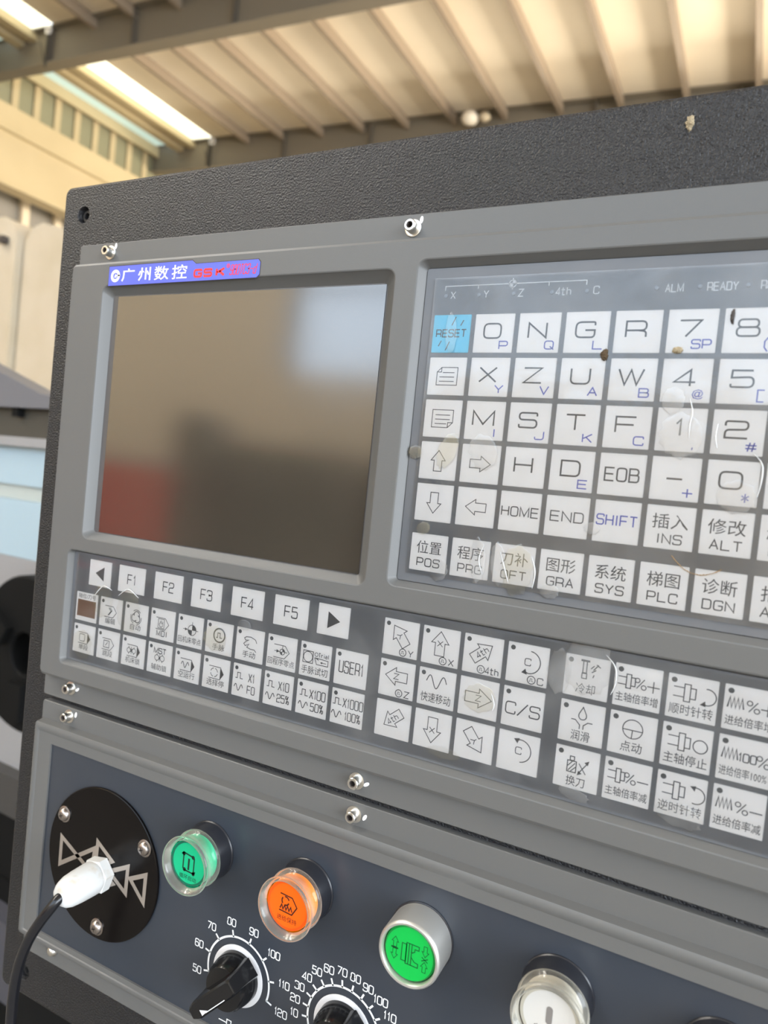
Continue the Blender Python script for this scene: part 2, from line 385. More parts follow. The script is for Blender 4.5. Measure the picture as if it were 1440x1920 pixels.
for i in range(18):
    x = -12.62 + 1.19 * i * 1.0; m = HB(x, 8, roofz(x) - .1)
    z = roofz(x); hbox(m, x - .03, x + .03, -9.7, 26.8, z - .21, z - .012); hbox(m, x - .05, x + .05, -9.7, 26.8, z - .235, z - .2105)
    struct(hbuild(m, 'purlin_%d' % (i + 1), PURL))
# roof light strips beside the left wall
ends = [-9.7, -5.0, -.35, 4.3, 9.0, 13.7, 18.4, 23.1, 26.8]
for i, (a, b) in enumerate(zip(ends, ends[1:])):
    m = HB(-14.2, a + 2, 9); slab(m, -14.52, -13.9, a + .16, b - .16, .03, -.02); struct(hbuild(m, 'window_%d' % (i + 1), SKYL))
    m = HB(-15.6, a + 2, 9); slab(m, -15.95, -15.28, a + .16, b - .16, .03, -.1); struct(hbuild(m, 'window_%d' % (i + 11), SKYB))
for nm, x0, x1, z0, z1 in (('trim_1', -14.78, -14.56, -.18, .1), ('trim_2', -14.98, -14.80, -.1, .1), ('trim_3', -15.24, -15.0, -.2, .1), ('trim_4', -16.05, -15.97, -.25, .2)):
    m = HB((x0 + x1) / 2, 8, 9); hbox(m, x0, x1, -9.7, 26.8, 9.05 + z0, 9.1 + z1); struct(hbuild(m, nm, CREAM))
# left wall with its glazed band and mullions
m = HB(-16.5, 8, 4); hbox(m, -16.6, -16.2, -9.8, 27, 6.2, 8.0); struct(hbuild(m, 'wall_left', CREAM))
m = HB(-16.5, 8, 2); hbox(m, -16.6, -16.2, -9.8, 27, FZ, 6.2); struct(hbuild(m, 'wall_left_lower', WALLG))
for i in range(16):
    y = 10.11 + .545 * (i - 8); m = HB(-16.2, y + .27, 8.5); hbox(m, -16.26, -16.2, y, y + .545, 8.0, 9.1); o = struct(hbuild(m, 'window_%d' % (i + 21), PANE))
    q = HB(-16.15, y, 8.5); hbox(q, -16.199, -16.15, y - .08, y + .08, 8.0, 9.1); hbuild(q, 'mullion', CREAM, o)
m = HB(-16.5, 0, 8.5); hbox(m, -16.6, -16.27, -9.8, 27, 8.0, 9.2); struct(hbuild(m, 'wall_left_upper', CREAM))
for i in range(14):
    y = 7.4 + .86 * i; m = HB(-16.1, y, 5.9); hbox(m, -16.2, -16.05, y - .09, y + .09, FZ, 6.2); struct(hbuild(m, 'trim_%d' % (i + 10), WALLT))
# crane runway girder along that wall
m = HB(-15, 8, 6.5); hbox(m, -15.15, -15.0, -9.7, 26.8, 6.95, 7.48); hbox(m, -15.3, -14.9, -9.7, 26.8, 6.90, 6.949); hbox(m, -15.1, -15.02, -9.7, 26.8, 5.80, 6.8995); hbox(m, -15.3, -14.86, -9.7, 26.8, 5.74, 5.7995)
struct(hbuild(m, 'trim_30', CREAM))
m = HB(-10.5, -4, 9); slab(m, -11.2, -9.8, -8.8, -.8, .03, -.05); struct(hbuild(m, 'window_41', mat('roof_fill_sheet', (.9, .9, .9), .5, emit=(1.0, .96, .88), es=9)))  # glowing sheet added out of view to light the machines behind the viewer
m = HB(-6.5, -4, 9); slab(m, -7.2, -5.8, -8.8, -.8, .03, -.05); struct(hbuild(m, 'window_42', MATS['roof_fill_sheet']))  # second added glowing sheet, same purpose
# far end wall, side wall, and the wall behind the viewer with its open bay
m = HB(0, 27, 4); hbox(m, -16.6, 12, 26.9, 27.2, FZ, 9.6); struct(hbuild(m, 'wall_far', WALLT))
m = HB(12, 8, 4); hbox(m, 12.0, 12.3, 3.0, 27, FZ, 8.0); struct(hbuild(m, 'wall_right', WALLT))
m = HB(-11, -10, 4); hbox(m, -16.6, -6.7, -10.3, -10, FZ, 9.4); struct(hbuild(m, 'wall_back', WALLT))
m = HB(3, -10, 0); hbox(m, -6.7, 12, -10.3, -10, FZ, 1.9); struct(hbuild(m, 'wall_back_lower', WALLT))
for i, x in enumerate((-6.6, -3.5, -.4, 2.7, 5.8, 8.9)):
    m = HB(x, -10.1, 4); hbox(m, x - .08, x + .08, -10.2, -10.05, 1.905, 9.0); struct(hbuild(m, 'trim_%d' % (i + 40), GLAZE))
for i, z in enumerate((3.4, 5.6)):
    m = HB(3, -10.1, z); hbox(m, -6.6, 12, -10.16, -10.08, z - .05, z + .05); struct(hbuild(m, 'trim_%d' % (i + 50), GLAZE))

# ------------------------------------------------------------------ hall (things)
def wire_hook(X, Y, Z, label):
    t = thing('wire_hook', hall(X, Y, Z), label, 'hook', 'wire hooks on the roof beams')
    q = HB(X, Y, Z); ring = [tuple((hall(X + .075 * math.cos(R(a)), Y - .15, Z + .075 * math.sin(R(a))) - q.org) * 1000) for a in range(0, 361, 20)]
    mb = MB()
    mb.tube([(p[0], p[2], -p[1]) for p in ring], 24, 8, False); mb.build('ring', BWHITE, t, (0, 0, 0))
    mb = MB(); a = hall(X, Y - .15, Z - .075) - q.org; b = hall(X - .02, Y - .15, Z - .75) - q.org; c = hall(X - .25, Y - .15, Z - .2) - q.org
    mb.tube([(a.x * 1000, a.z * 1000, -a.y * 1000), (b.x * 1000, b.z * 1000, -b.y * 1000)], 26, 8)
    mb.tube([(c.x * 1000, c.z * 1000, -c.y * 1000), (b.x * 1000, b.z * 1000, -b.y * 1000)], 14, 8); mb.build('wire', MDARK, t, (0, 0, 0))
wire_hook(-13.97, 9.0, roofz(-13.97) - .13, 'wire hook with a small ring at the top of the nearer roof beam')
wire_hook(-13.80, 13.7, roofz(-13.8) - .13, 'wire hook with a small ring at the end of the farther roof beam')
def lamp(X, Y, Z):
    t = thing('high_bay_lamp', hall(X, Y, Z), 'round white lamp hanging under the farther roof beam above the cabinet', 'lamp')
    a = MB(); a.tube([(0, 190, 0), (0, 150, 0)], 15, 8); a.build('rod', MDARK, t, (0, 0, 0))
    a = MB(); S = 20
    loops = [[(r * math.cos(2 * math.pi * i / S), z, r * math.sin(2 * math.pi * i / S)) for i in range(S)] for r, z in ((30, 150), (90, 130), (170, 40), (185, -20), (150, -90), (70, -130), (8, -140))]
    a.loft(loops, True, True); a.build('lamp_shade', mat('lamp_white', (.85, .78, .66), .4), t, (0, 0, 0), 60)
    a = MB(); a.loft([[(x + 330, b, c) for x, b, c in [(r * math.cos(2 * math.pi * i / S), z, r * math.sin(2 * math.pi * i / S)) for i in range(S)]] for r, z in ((8, 60), (90, 40), (120, -40), (60, -110), (8, -120))], True, True)
    a.build('ballast', mat('lamp_cream', (.62, .53, .38), .5), t, (0, 0, 0), 60)
lamp(-6.15, 13.3, 8.02)

# cream machine cover beyond the lathe
def hprof(mb, prof, Y0, Y1):                 # profile [(X,Z)] extruded along Y
    b = len(mb.v); k = len(prof); mb.v += [tuple(hall(x, y, z) - mb.org) for y in (Y0, Y1) for x, z in prof]
    for i in range(k): j = (i + 1) % k; mb.face((b + i, b + j, b + k + j, b + k + i))
    mb.face([b + i for i in range(k)][::-1]); mb.face([b + k + i for i in range(k)])
t = thing('machining_centre', hall(-5.6, 3.6, FZ), 'cream covered machine with a rounded top standing behind the lathe', 'machine')
def hpart(name, m_, parent, fn, org, smooth=35):
    q = HB(*org); fn(q); return hbuild(q, name, m_, parent, smooth)
hpart('cover', MCREAM, t, lambda q: hprof(q, [(-3.3, FZ), (-3.3, 1.35), (-3.6, 1.45), (-4.4, 1.58), (-4.62, 1.64), (-4.72, 1.62), (-4.81, 1.52), (-4.83, FZ)], 3.0, 4.6), (-4, 3, 0))
hpart('side_cover', MCREAM, t, lambda q: hprof(q, [(-4.835, FZ), (-4.835, 1.56), (-4.9, 1.66), (-4.99, 1.70), (-5.16, 1.71), (-7.4, 1.3), (-7.4, FZ)], 2.95, 4.4), (-6, 3, 0))
hpart('latch', SOCK, t, lambda q: hbox(q, -4.99, -4.92, 2.9, 2.948, 1.50, 1.545), (-4.95, 2.9, 1.5))

# lathe headstock left of and behind the cabinet
t = thing('lathe', hall(-1.35, 1.2, FZ), 'white lathe headstock with pale blue panels and a round black chuck', 'lathe')
hpart('hood', MGREY, t, lambda q: hprof(q, [(-.98, .0848), (-.98, .087), (-1.17, .112), (-1.33, .162), (-1.9, .34), (-1.9, .0848)], .78, .83), (-1.3, .8, .1))
hpart('dark_band', MDARK, t, lambda q: hbox(q, -1.9, -.98, .80, 1.5, .030, .0845), (-1.3, .8, .05))
hpart('bolt', IRON, t, lambda q: hbox(q, -1.257, -1.240, .785, .7995, .068, .085), (-1.25, .79, .07))
hpart('ledge', MWHITE, t, lambda q: hbox(q, -1.9, -.98, .785, 1.5, .012, .0295), (-1.3, .8, .02))
hpart('upper_panel', MBLUE, t, lambda q: hbox(q, -1.9, -.98, .80, 1.5, -.062, .0115), (-1.3, .8, -.03))
hpart('groove_strip', mat('machine_sage', (.42, .46, .44), .5), t, lambda q: hbox(q, -1.9, -.98, .806, 1.5, -.090, -.0625), (-1.3, .8, -.07))
hpart('lower_panel', MBLUE, t, lambda q: hbox(q, -1.9, -.98, .80, 1.5, -.20, -.0905), (-1.3, .8, -.15))
hpart('front_cover', MWHITE, t, lambda q: hbox(q, -1.9, -.98, .80, 1.5, -.60, -.2005), (-1.3, .8, -.4))
hpart('bed', mat('bed_grey', (.045, .043, .042), .5), t, lambda q: hbox(q, -2.1, -.85, .775, 1.5, -.675, -.6005), (-1.3, .7, -.7))
hpart('apron', IRON, t, lambda q: hbox(q, -2.1, -.85, .785, 1.5, -.80, -.6755), (-1.3, .7, -.7))
hpart('base', IRON, t, lambda q: hbox(q, -2.1, -.85, .78, 1.5, FZ, -.8005), (-1.3, .8, -1))
hpart('cross_rail', mat('rail_blue_grey', (.06, .06, .075), .5), t, lambda q: hbox(q, -2.1, -.85, .745, .7795, -.98, -.84), (-1.3, .75, -.9))
q = HB(-1.105, .80, -.355); S = 48
ax = -HY; e1 = HX; e2 = Vector((0, 0, 1)); loops = []
for r_, d in ((.140, .005), (.140, .05), (.136, .054), (.040, .054), (.037, .05), (.037, .02)):
    loops.append([len(q.v) + i for i in range(S)]); q.v += [tuple(ax * d + e1 * r_ * math.cos(2 * math.pi * i / S) + e2 * r_ * math.sin(2 * math.pi * i / S)) for i in range(S)]
for a, b in zip(loops, loops[1:]):
    for i in range(S): q.face((a[i], a[(i + 1) % S], b[(i + 1) % S], b[i]))
q.face(loops[-1])
ch = hbuild(q, 'chuck', IRON, t, 35)
for a in (30, 150, 270):
    q = HB(-1.105, .80, -.355); c, s = math.cos(R(a)), math.sin(R(a)); b = len(q.v)
    for d in (.0545, .068):
        for x, y in ((.05, -.02), (.115, -.02), (.115, .02), (.05, .02)): q.v.append(tuple(ax * d + e1 * (x * c - y * s) + e2 * (x * s + y * c)))
    for f in ((3, 2, 1, 0), (4, 5, 6, 7), (0, 1, 5, 4), (1, 2, 6, 5), (2, 3, 7, 6), (3, 0, 4, 7)): q.face([b + i for i in f])
    o = q.build('chuck_jaw', IRON, ch, smooth=0)

# red machine and a dark viewer stand-in, seen only mirrored in the dark screen
t = thing('red_machine', hall(-7.6, -7.4, FZ), 'red machine tool mirrored in the lower left of the dark screen', 'machine')
hpart('body', MRED, t, lambda q: hprof(q, [(-8.9, FZ), (-8.9, -.1), (-8.7, -.02), (-6.6, -.04), (-6.5, -.16), (-6.5, FZ)], -7.8, -7.0), (-7.6, -7.4, -1))
hpart('upper_guard', mat('guard_grey', (.45, .42, .36), .6), t, lambda q: hprof(q, [(-8.6, -.019), (-8.5, .18), (-6.9, .16), (-6.8, -.036)], -7.7, -7.2), (-7.6, -7.4, 0))
t = thing('viewer_stand_in', hall(-4.4, -7.6, FZ), 'dark shape with a tall column standing in for the viewer, mirrored in the middle of the dark screen', 'machine')  # machine-like shape added in place of the viewer's silhouette
hpart('body', IRON, t, lambda q: hprof(q, [(-5.9, FZ), (-5.9, .25), (-5.4, .42), (-4.0, .40), (-2.4, .2), (-2.4, FZ)], -8.0, -7.0), (-4.4, -7.5, -.5))
hpart('column', MDARK, t, lambda q: hprof(q, [(-6.45, FZ), (-6.45, .6), (-6.3, .82), (-6.05, .72), (-5.905, .4), (-5.905, FZ)], -7.7, -7.0), (-6.2, -7.4, -.3))

# ------------------------------------------------------------------ control cabinet
t = thing('control_cabinet', W(0, -1450, -40), 'black grain-textured operator cabinet carrying the grey control unit', 'cabinet')
O = (0, -1450, -40)
eL, eR, eB, eT = -251.3, 236, -408.8, 83.7
mb = MB(O)
bolts = [(-233.6, 66.0), (-230.8, -394.0), (222, 66.0), (222, -394)]
out = rr(eL, eB, eR, eT, 5, 5); inn = rr(eL + 2.0, eB + 2.0, eR - 2.0, eT - 2.0, 3.6, 5); mid = rr(eL + .6, eB + .6, eR - .6, eT - .6, 4.6, 5)
mb.loft([at(out, -70), at(out, -8.2), at(mid, -6.7), at(inn, -6)], True)
mb.holes(inn, [circle(u, v, 5.0, 24)[::-1] for u, v in bolts], -6)
for u, v in bolts: mb.rev(u, v, [(5.0, -6), (4.6, -6.6), (4.5, -13)], 24, False, True)
body = mb.build('housing', LEATHER, t, (0, 0, 0))
for u, v in bolts[:2]:
    mb = MB(O); mb.rev(u + .3, v, [(3.7, -12.9), (3.7, -8.8), (3.3, -8.3), (2.0, -8.3), (1.9, -8.5), (1.9, -11.5)], 24, False, True); mb.build('cabinet_bolt', BLACK, t, (0, 0, 0))
mb = MB(O); mb.prism(rr(-246, -1450, 230, -409.5, 4, 4), -120, -16); mb.build('pedestal', IRON, t, (0, 0, 0))
mb = MB(O); mb.prism(rr(-200, -1449.9, 190, 40, 4, 4), -110, -70.05); mb.build('rear_housing', IRON, t, (0, 0, 0))

# ------------------------------------------------------------------ control unit
O = (0, 0, -6)
unit = thing('control_unit', W(*O), 'grey bezelled machine control unit with a dark screen and white membrane keys', 'control panel')
RB = 212
mb = MB(O)
fl = rr(-228.8, -219.2, RB + 2, 46.0, 1.5, 3)
mb.loft([at(fl, -5.98), at(fl, -2.4), at(rr(-228.4, -218.8, RB + 1.6, 45.6, 1.2, 3), -2)], False, True)
bl = rr(-228, -205.8, RB, 33.6, 3, 5); b2 = rr(-227.6, -205.4, RB - .4, 33.2, 3, 5); b3 = rr(-226.6, -204, RB - 1.4, 31.8, 2.5, 5)
mb.loft([at(bl, -2), at(bl, 1.4), at(b2, 2.6), at(b3, 3.5)])
SCR = (-197.5, -118.4, -25.0, 15.4); KP = (-5.7, -117.3, 207, 20.6); FN = (-209.6, -193.8, 207, -131.0)
def opening(b, d, r): return rr(b[0] - d[0], b[1] - d[1], b[2] + d[2], b[3] + d[3], r, 5)
dS = (3.4, 3.4, 5.0, 4.4); dK = (2.6, 2.0, 2.4, 2.4); dF = (1.4, 1.6, 1.4, .9)
hs = []
for b, d, r, nin in ((SCR, dS, 4, -1.0), (KP, dK, 3.5, 0), (FN, dF, 3, 0)):
    front = opening(b, [x + .9 for x in d], r + .9)
    hs.append(front[::-1])
    mb.loft([at(front, 3.5), at(opening(b, [x + .35 for x in d], r + .35), 3.3), at(opening(b, [x for x in d], r), 2.7), at(opening(b, (0, 0, 0, 0), max(r - 2, 1)), nin - .3)])
mb.holes(b3, hs, 3.5)
bezel = mb.build('bezel', GREY, unit, (0, 0, 0))
# screen
mb = MB(O); mb.poly(rr(SCR[0] - .4, SCR[1] - .4, SCR[2] + .4, SCR[3] + .4), -1.25); mb.build('screen_surround', LCDRIM, unit, (0, 0, 0))
mb = MB(O); s = (SCR[0] + 4.2, SCR[1] + .5, SCR[2] - .4, SCR[3] - .6); mb.loft([at(rr(*s), -1.24), at(rr(*s), -.9)], False, True); mb.build('screen', SCREEN, unit, (0, 0, 0))
# overlays
mb = MB(O); mb.poly(opening(KP, (-.25, -.25, .5, -.25), 1.2), 0.0); mb.build('keypad_overlay', MEMB, unit, (0, 0, 0))
mb = MB(O); mb.poly(opening(FN, (-.1, -.1, .5, -.1), 1.0), 0.0); mb.build('function_overlay', MEMB, unit, (0, 0, 0))
# nameplate
npl = [(-197.0, 19.6), (-95.5, 19.7), (-93.9, 21.2), (-93.9, 27.2), (-95.2, 28.6), (-134.8, 28.5), (-137.4, 30.4), (-197.0, 30.2)]
mb = MB(O); mb.prism([((a + 145.5) * 1.008 - 145.5, (b - 25) * 1.07 + 25.15) for a, b in npl], 3.45, 3.56); npr = mb.build('nameplate_shade', SOCK, unit, (0, 0, 0), 0)  # dark border drawn for the shadow of a recessed nameplate edge
mb = MB(O); mb.prism(npl, 3.5, 3.75); npo = mb.build('nameplate', BADGE, unit, (0, 0, 0), 0); npo['label'] = 'blue nameplate with white and red lettering'
mb = MB(O); n = 3.80
mb.stroke(circle(-191.9, 24.9, 2.6, 28), 1.7, n, True); mb.poly([(-192.9, 24.0), (-190.9, 24.0), (-191.9, 26.2)], n); mb.poly([(-191.2, 24.7), (-188.2, 24.7), (-188.2, 25.5), (-191.2, 25.5)], n)
hanzi(mb, '广', -182.4, 25.0, 9.6, 7.0, n, .016); hanzi(mb, '州', -170.3, 24.9, 9.2, 7.2, n, .016); hanzi(mb, '数', -158.0, 24.9, 10.2, 7.4, n, .010); hanzi(mb, '控', -145.5, 24.9, 10.4, 7.4, n, .010)
mb.build('maker_lettering', BWHITE, npo, (0, 0, 0), 0)
mb = MB(O); text(mb, 'GS', -129.6, 23.5, 4.6, 3.4, n, 1.15, 2.0); text(mb, 'K', -118.2, 23.5, 4.8, 3.4, n, 1.25); mb.stroke(circle(-113.4, 26.3, .9, 16), .35, n, True); text(mb, 'R', -113.4, 26.3, .6, .7, n, .22)
text(mb, '980TC3-d', -103.8, 24.2, 1.45, 4.8, n, .42, .62, 0, .2)
mb.build('model_lettering', RED, npo, (0, 0, 0), 0)

# keys: one cap mesh per size, copied
PX, KW, KH, PY = 19.033, 17.09, 16.345, 18.345
capd = {}
def cap(wd, ht, m_):
    k = (wd, ht, m_.name)
    if k not in capd:
        mb = MB(); h, g = wd / 2, ht / 2
        mb.loft([at(rr(-h, -g, h, g, .35, 2), .01), at(rr(-h + .1, -g + .1, h - .1, g - .1, .3, 2), .16)], False, True)
        me = mb.build('key', m_); capd[k] = me.data; bpy.data.objects.remove(me)
    return capd[k]
KEYS = []
def key(cu, cv, draw, label, wd=KW, ht=KH, m_=KEYW, led=False):
    o = bpy.data.objects.new('key', cap(wd, ht, m_)); COL.objects.link(o); o.parent = unit
    o.location = (cu / 1000, -6e-3, cv / 1000); o['label'] = label
    mb = MB(); draw(mb)
    if led: mb.k = 2; mb.poly(circle(-wd / 2 + 2.1, ht / 2 - 2.2, 1.0, 18), .21)
    if mb.f: mb.build('legend', [INK, INKB, DOT], o, (0, 0, 0), 0)
    KEYS.append(o); return o
N = .2
def letter(main, sub=None, mw=7.3, mh=6.0):
    def d(mb):
        mb.k = 0; wd = mw * (1.25 if main in 'WM' else 1)
        if main == '-': mb.stroke([(-3, 0), (2.4, 0)], .7, N)
        elif main == '1': text(mb, '1', -.6, .9, 6, mh, N, .68)
        else: text(mb, main, -.6, 1.0, wd if len(main) == 1 else mw, mh, N, .68)
        if sub:
            mb.k = 1
            if sub == '@': hanzi(mb, '@', 4.3, -5, 3.9, 3.7, N, .004)
            elif len(sub) == 2: text(mb, sub, 3.6, -4.8, 2.9, 3.2, N, .46, .8)
            else: text(mb, sub, 4.6 if sub not in '([' else 5.4, -5.0, 3.5 if sub not in '*' else 2.6, 3.2 if sub not in '([' else 4.2, N, .46)
    return d
def word(s, cw=2.6, ch=4.2, y=0, sw=.5, k=0, gap=None):
    def d(mb): mb.k = k; text(mb, s, 0, y, cw, ch, N, sw, gap)
    return d
def cn(zh, en, wz=11.5):
    def d(mb): mb.k = 0; hanzi(mb, zh, 0, 2.3, wz, 5.6, N); text(mb, en, .2, -4.3, 2.8, 3.4, N, .46, 1.0)
    return d
def arrow_pts(L, Wd, sh, rot, cu=0, cv=0):   # outline block arrow pointing +x before rotation
    a = [(-L / 2, -sh / 2), (L * .02, -sh / 2), (L * .02, -Wd / 2), (L / 2, 0), (L * .02, Wd / 2), (L * .02, sh / 2), (-L / 2, sh / 2)]
    T = xf(rot, cu, cv); return [T(*q) for q in a]
def arr(rot, L=9, Wd=6.6, sh=3.6, cu=0, cv=0, sw=.34):
    def d(mb): mb.k = 0; mb.stroke(arrow_pts(L, Wd, sh, rot, cu, cv), sw, N, True)
    return d
def page(fold_top):
    def d(mb):
        mb.k = 0; s = 1 if fold_top else -1
        if fold_top: P = [(-4.6, -3.8), (-4.6, 1.8), (-2.6, 3.8), (4.8, 3.8), (4.8, -3.8)]
        else: P = [(-4.8, 3.8), (4.8, 3.8), (4.8, -1.6), (2.6, -3.8), (-4.8, -3.8)]
        mb.stroke(P, .34, N, True)
        mb.stroke([(-4.6, 1.8), (-2.6, 1.8), (-2.6, 3.8)] if fold_top else [(4.8, -1.6), (2.6, -1.6), (2.6, -3.8)], .34, N)
        for y, a, b in ((1.6, -2.0 if fold_top else -3.4, 3.4), (-.3, -3.4, 3.4), (-2.2, -3.4, 3.4 if fold_top else 2.0)): mb.stroke([(a, y), (b, y)], .34, N)
    return d
def reset(mb):
    mb.k = 0; text(mb, 'RESET', 0, .2, 2.1, 3.1, N, .45, .75)
    for a, b in (((.0, 3.6), (1.6, 7.2)), ((4.0, 3.4), (5.2, 5.8)), ((-5.4, -5.4), (-4.2, -3.0)), ((-2.0, -7.2), (-.4, -3.4))): mb.stroke([a, b], .4, N)
kc = lambda c, r: (c * PX + KW / 2, -(r * PY + KH / 2))
grid = [
 [(reset, 'cyan reset key'), (letter('O', 'P'), None), (letter('N', 'Q'), None), (letter('G', 'L'), None), (letter('R'), None), (letter('7', 'SP'), None), (letter('8', '('), None)],
 [(page(1), 'white key with a page-up sheet icon'), (letter('X', 'Y'), None), (letter('Z', 'V'), None), (letter('U', 'A'), None), (letter('W', 'B'), None), (letter('4', '@'), None), (letter('5', '['), None)],
 [(page(0), 'white key with a page-down sheet icon'), (letter('M', 'I'), None), (letter('S', 'J'), None), (letter('T', 'K'), None), (letter('F', 'C'), None), (letter('1', ','), None), (letter('2', '#'), None)],
 [(arr(90), 'white key with an up arrow'), (arr(0), 'white key with a right arrow'), (letter('H'), None), (letter('D', 'E'), None), (word('EOB', 3.4, 5.0, 0, .6), None), (letter('-', '+'), None), (letter('0', '*'), None)],
 [(arr(-90), 'white key with a down arrow'), (arr(180), 'white key with a left arrow'), (word('HOME', 2.9, 3.8, 0, .46), None), (word('END', 3.5, 3.9, 0, .46), None), (word('SHIFT', 2.6, 3.9, .6, .5, 1), None), (cn('插入', 'INS', 12.5), None), (cn('修改', 'ALT', 12.5), None)],
]
names = [['', 'O P', 'N Q', 'G L', 'R', '7 SP', '8'], ['', 'X Y', 'Z V', 'U A', 'W B', '4', '5'], ['', 'M I', 'S J', 'T K', 'F C', '1', '2'], ['', '', 'H', 'D E', 'EOB', 'minus', '0'], ['', '', 'HOME', 'END', 'SHIFT', 'INS', 'ALT']]
for r in range(5):
    for c in range(7):
        d, lb = grid[r][c]; key(*kc(c, r), d, lb or 'white key printed ' + names[r][c], m_=KEYB if (r, c) == (0, 0) else KEYW)
blank = lambda mb: None
for r in range(4): key(*kc(7, r), blank, 'white key at the right end of its row')
key(*kc(7, 4), cn('删除', 'DEL', 12.5), 'white key printed DEL')
for c, (zh, en) in enumerate((('位置', 'POS'), ('程序', 'PRG'), ('刀补', 'OFT'), ('图形', 'GRA'), ('系统', 'SYS'), ('梯图', 'PLC'), ('诊断', 'DGN'), ('报警', 'ALM'))):
    key(-.14 + c * PX + KW / 2, -(4 * PY + 21.97 + KH / 2), cn(zh, en), 'pale key printed ' + en)
# soft keys
for i, s in enumerate(('<', 'F1', 'F2', 'F3', 'F4', 'F5', '>')):
    cu = (-188.0, -163.8, -137.2, -111.3, -85.1, -59.1, -35.4)[i]; wd = 17.2 if i in (0, 6) else 19.8
    if s in '<>':
        sg = -1 if s == '<' else 1
        d = (lambda sg: (lambda mb: mb.poly([(-3 * sg, 4), (-3 * sg, -4), (3.6 * sg, 0)][::sg], N)))(sg); lb = 'white key with a solid %s triangle' % ('left' if s == '<' else 'right')
    else: d = word(s, 3.1, 5.2, 0, .55, 0, 1.1); lb = 'white soft key ' + s
    key(cu, -141.2, d, lb, wd, 14.6)

def block(mb, tip=False, x0=-4.6, x1=1.8, x2=4.4, y0=-2.6, y1=3.6):   # program-block outline open on the left
    c = (y0 + y1) / 2
    if tip:
        mb.stroke([(x0, y1), (x1 + 1, y1), (x1 + 1, y0), (x0, y0)], .34, N); mb.poly([(x1 + 1, y0), (x2 + .6, c), (x1 + 1, y1)], N)
    else: mb.stroke([(x0, y1), (x1, y1), (x2, c), (x1, y0), (x0, y0)], .34, N)
def low(mb, s, wd=None, y=-4.7, ht=3.3): hanzi(mb, s, 0, y, wd or min(3.7 * len(s), 15.4), ht, N)
def quarter(mb, cu, cv, r):
    mb.stroke(circle(cu, cv, r, 24), .34, N, True)
    mb.poly([(cu, cv)] + circle(cu, cv, r, 8, 0, 90), N); mb.poly([(cu, cv)] + circle(cu, cv, r, 8, 180, 270), N)
    mb.stroke([(cu, cv + r), (cu, cv + r + 1.6)], .3, N); mb.stroke([(cu + r, cv), (cu + r + 1.5, cv)], .3, N)
    mb.stroke([(cu - r - 3.2, cv), (cu - r, cv)], .3, N); mb.poly([(cu - r - 2, cv + .8), (cu - r - 2, cv - .8), (cu - r - .2, cv)], N)
def pulse(mb, cu, cv, s=1.0, sw=.4):
    mb.stroke([(cu + a * s, cv + b * s) for a, b in ((-2.4, -1.4), (-1.2, -1.4), (-1.2, 1.4), (.6, 1.4), (.6, -1.4), (2.2, -1.4))], sw, N)
def wave(mb, cu, cv, s=1.0, sw=.4, n_=1.5):
    mb.stroke([(cu + (i / 30 - .5) * 6.4 * s, cv + 1.9 * s * math.sin(2 * math.pi * n_ * i / 30) ) for i in range(31)], sw, N)
def wheel(mb, cu, cv, r):
    mb.stroke(circle(cu, cv, r, 24), r * .22, N, True); pulse(mb, cu, cv, r * .24, r * .13)
def gearpair(mb, cu, cv, r=1.5):
    for sx in (-1.9, 1.9): mb.stroke(circle(cu + sx, cv, r, 18), .34, N, True)
    mb.stroke([(cu, cv - 2), (cu, cv + 2)], .3, N); mb.stroke([(cu - .8, cv - 1), (cu + .8, cv + 1)], .4, N); mb.stroke([(cu - .8, cv + 1), (cu + .8, cv - 1)], .4, N)
    for sx in (-1.9, 1.9): mb.stroke([(cu + sx, cv - r), (cu + sx, cv - r - .8)], .4, N); mb.stroke([(cu + sx, cv + r), (cu + sx, cv + r + .8)], .4, N)
def k_edit(mb): block(mb); mb.stroke([(-1.6, 2.6), (.2, .9), (-1.9, -1.5)], .4, N); mb.stroke([(-.9, 2.9), (.9, 1.2), (-1.1, -1.2), (-1.9, -1.5)], .35, N); low(mb, '编辑', 7.6)
def k_auto(mb):
    for a in (30, 150, 270):
        T = xf(a, 0, .8); mb.stroke([T(x, y) for x, y in circle(.9, .9, 2.0, 14, -60, 170)], .45, N); mb.stroke([T(x, y) for x, y in circle(.3, .3, 3.6, 10, 10, 100)], .35, N)
    low(mb, '自动', 7.6)
def k_mdi(mb):
    block(mb); mb.stroke(rr(-3.0, -2.0, 1.2, 3.0), .3, N, True); mb.stroke([(-2, .2), (-1.6, 1.8), (-1.2, .5), (-.8, 2.2), (-.4, .5), (.2, 1.4), (.2, -.6), (-.6, -1.4), (-1.6, -1.2), (-2.2, -.2)], .3, N, True); text(mb, 'MDI', 0, -4.7, 2.0, 2.8, N, .4, 1.0)
def k_home(mb): quarter(mb, 1.2, .8, 2.7); low(mb, '回机床零点', 15.4)
def k_mpg(mb): wheel(mb, 0, 1.4, 3.5); low(mb, '手脉', 7.8)
def k_jog(mb):
    mb.stroke([(4.2, 1.6), (3.4, 3.2), (.6, 4.2), (-2.2, 4.0), (-3.4, 3.2), (-2.6, 2.2), (-.6, 2.6), (-2.6, 1.4), (-3.6, .4), (-2.6, -.6), (-.4, .6), (-1.6, -1.2), (.6, -1.8), (3.0, -1.8), (4.2, -2.8)], .36, N); low(mb, '手动', 7.8)
def k_prog0(mb): block(mb); quarter(mb, .4, .5, 1.4); low(mb, '回程序零点', 15.4)
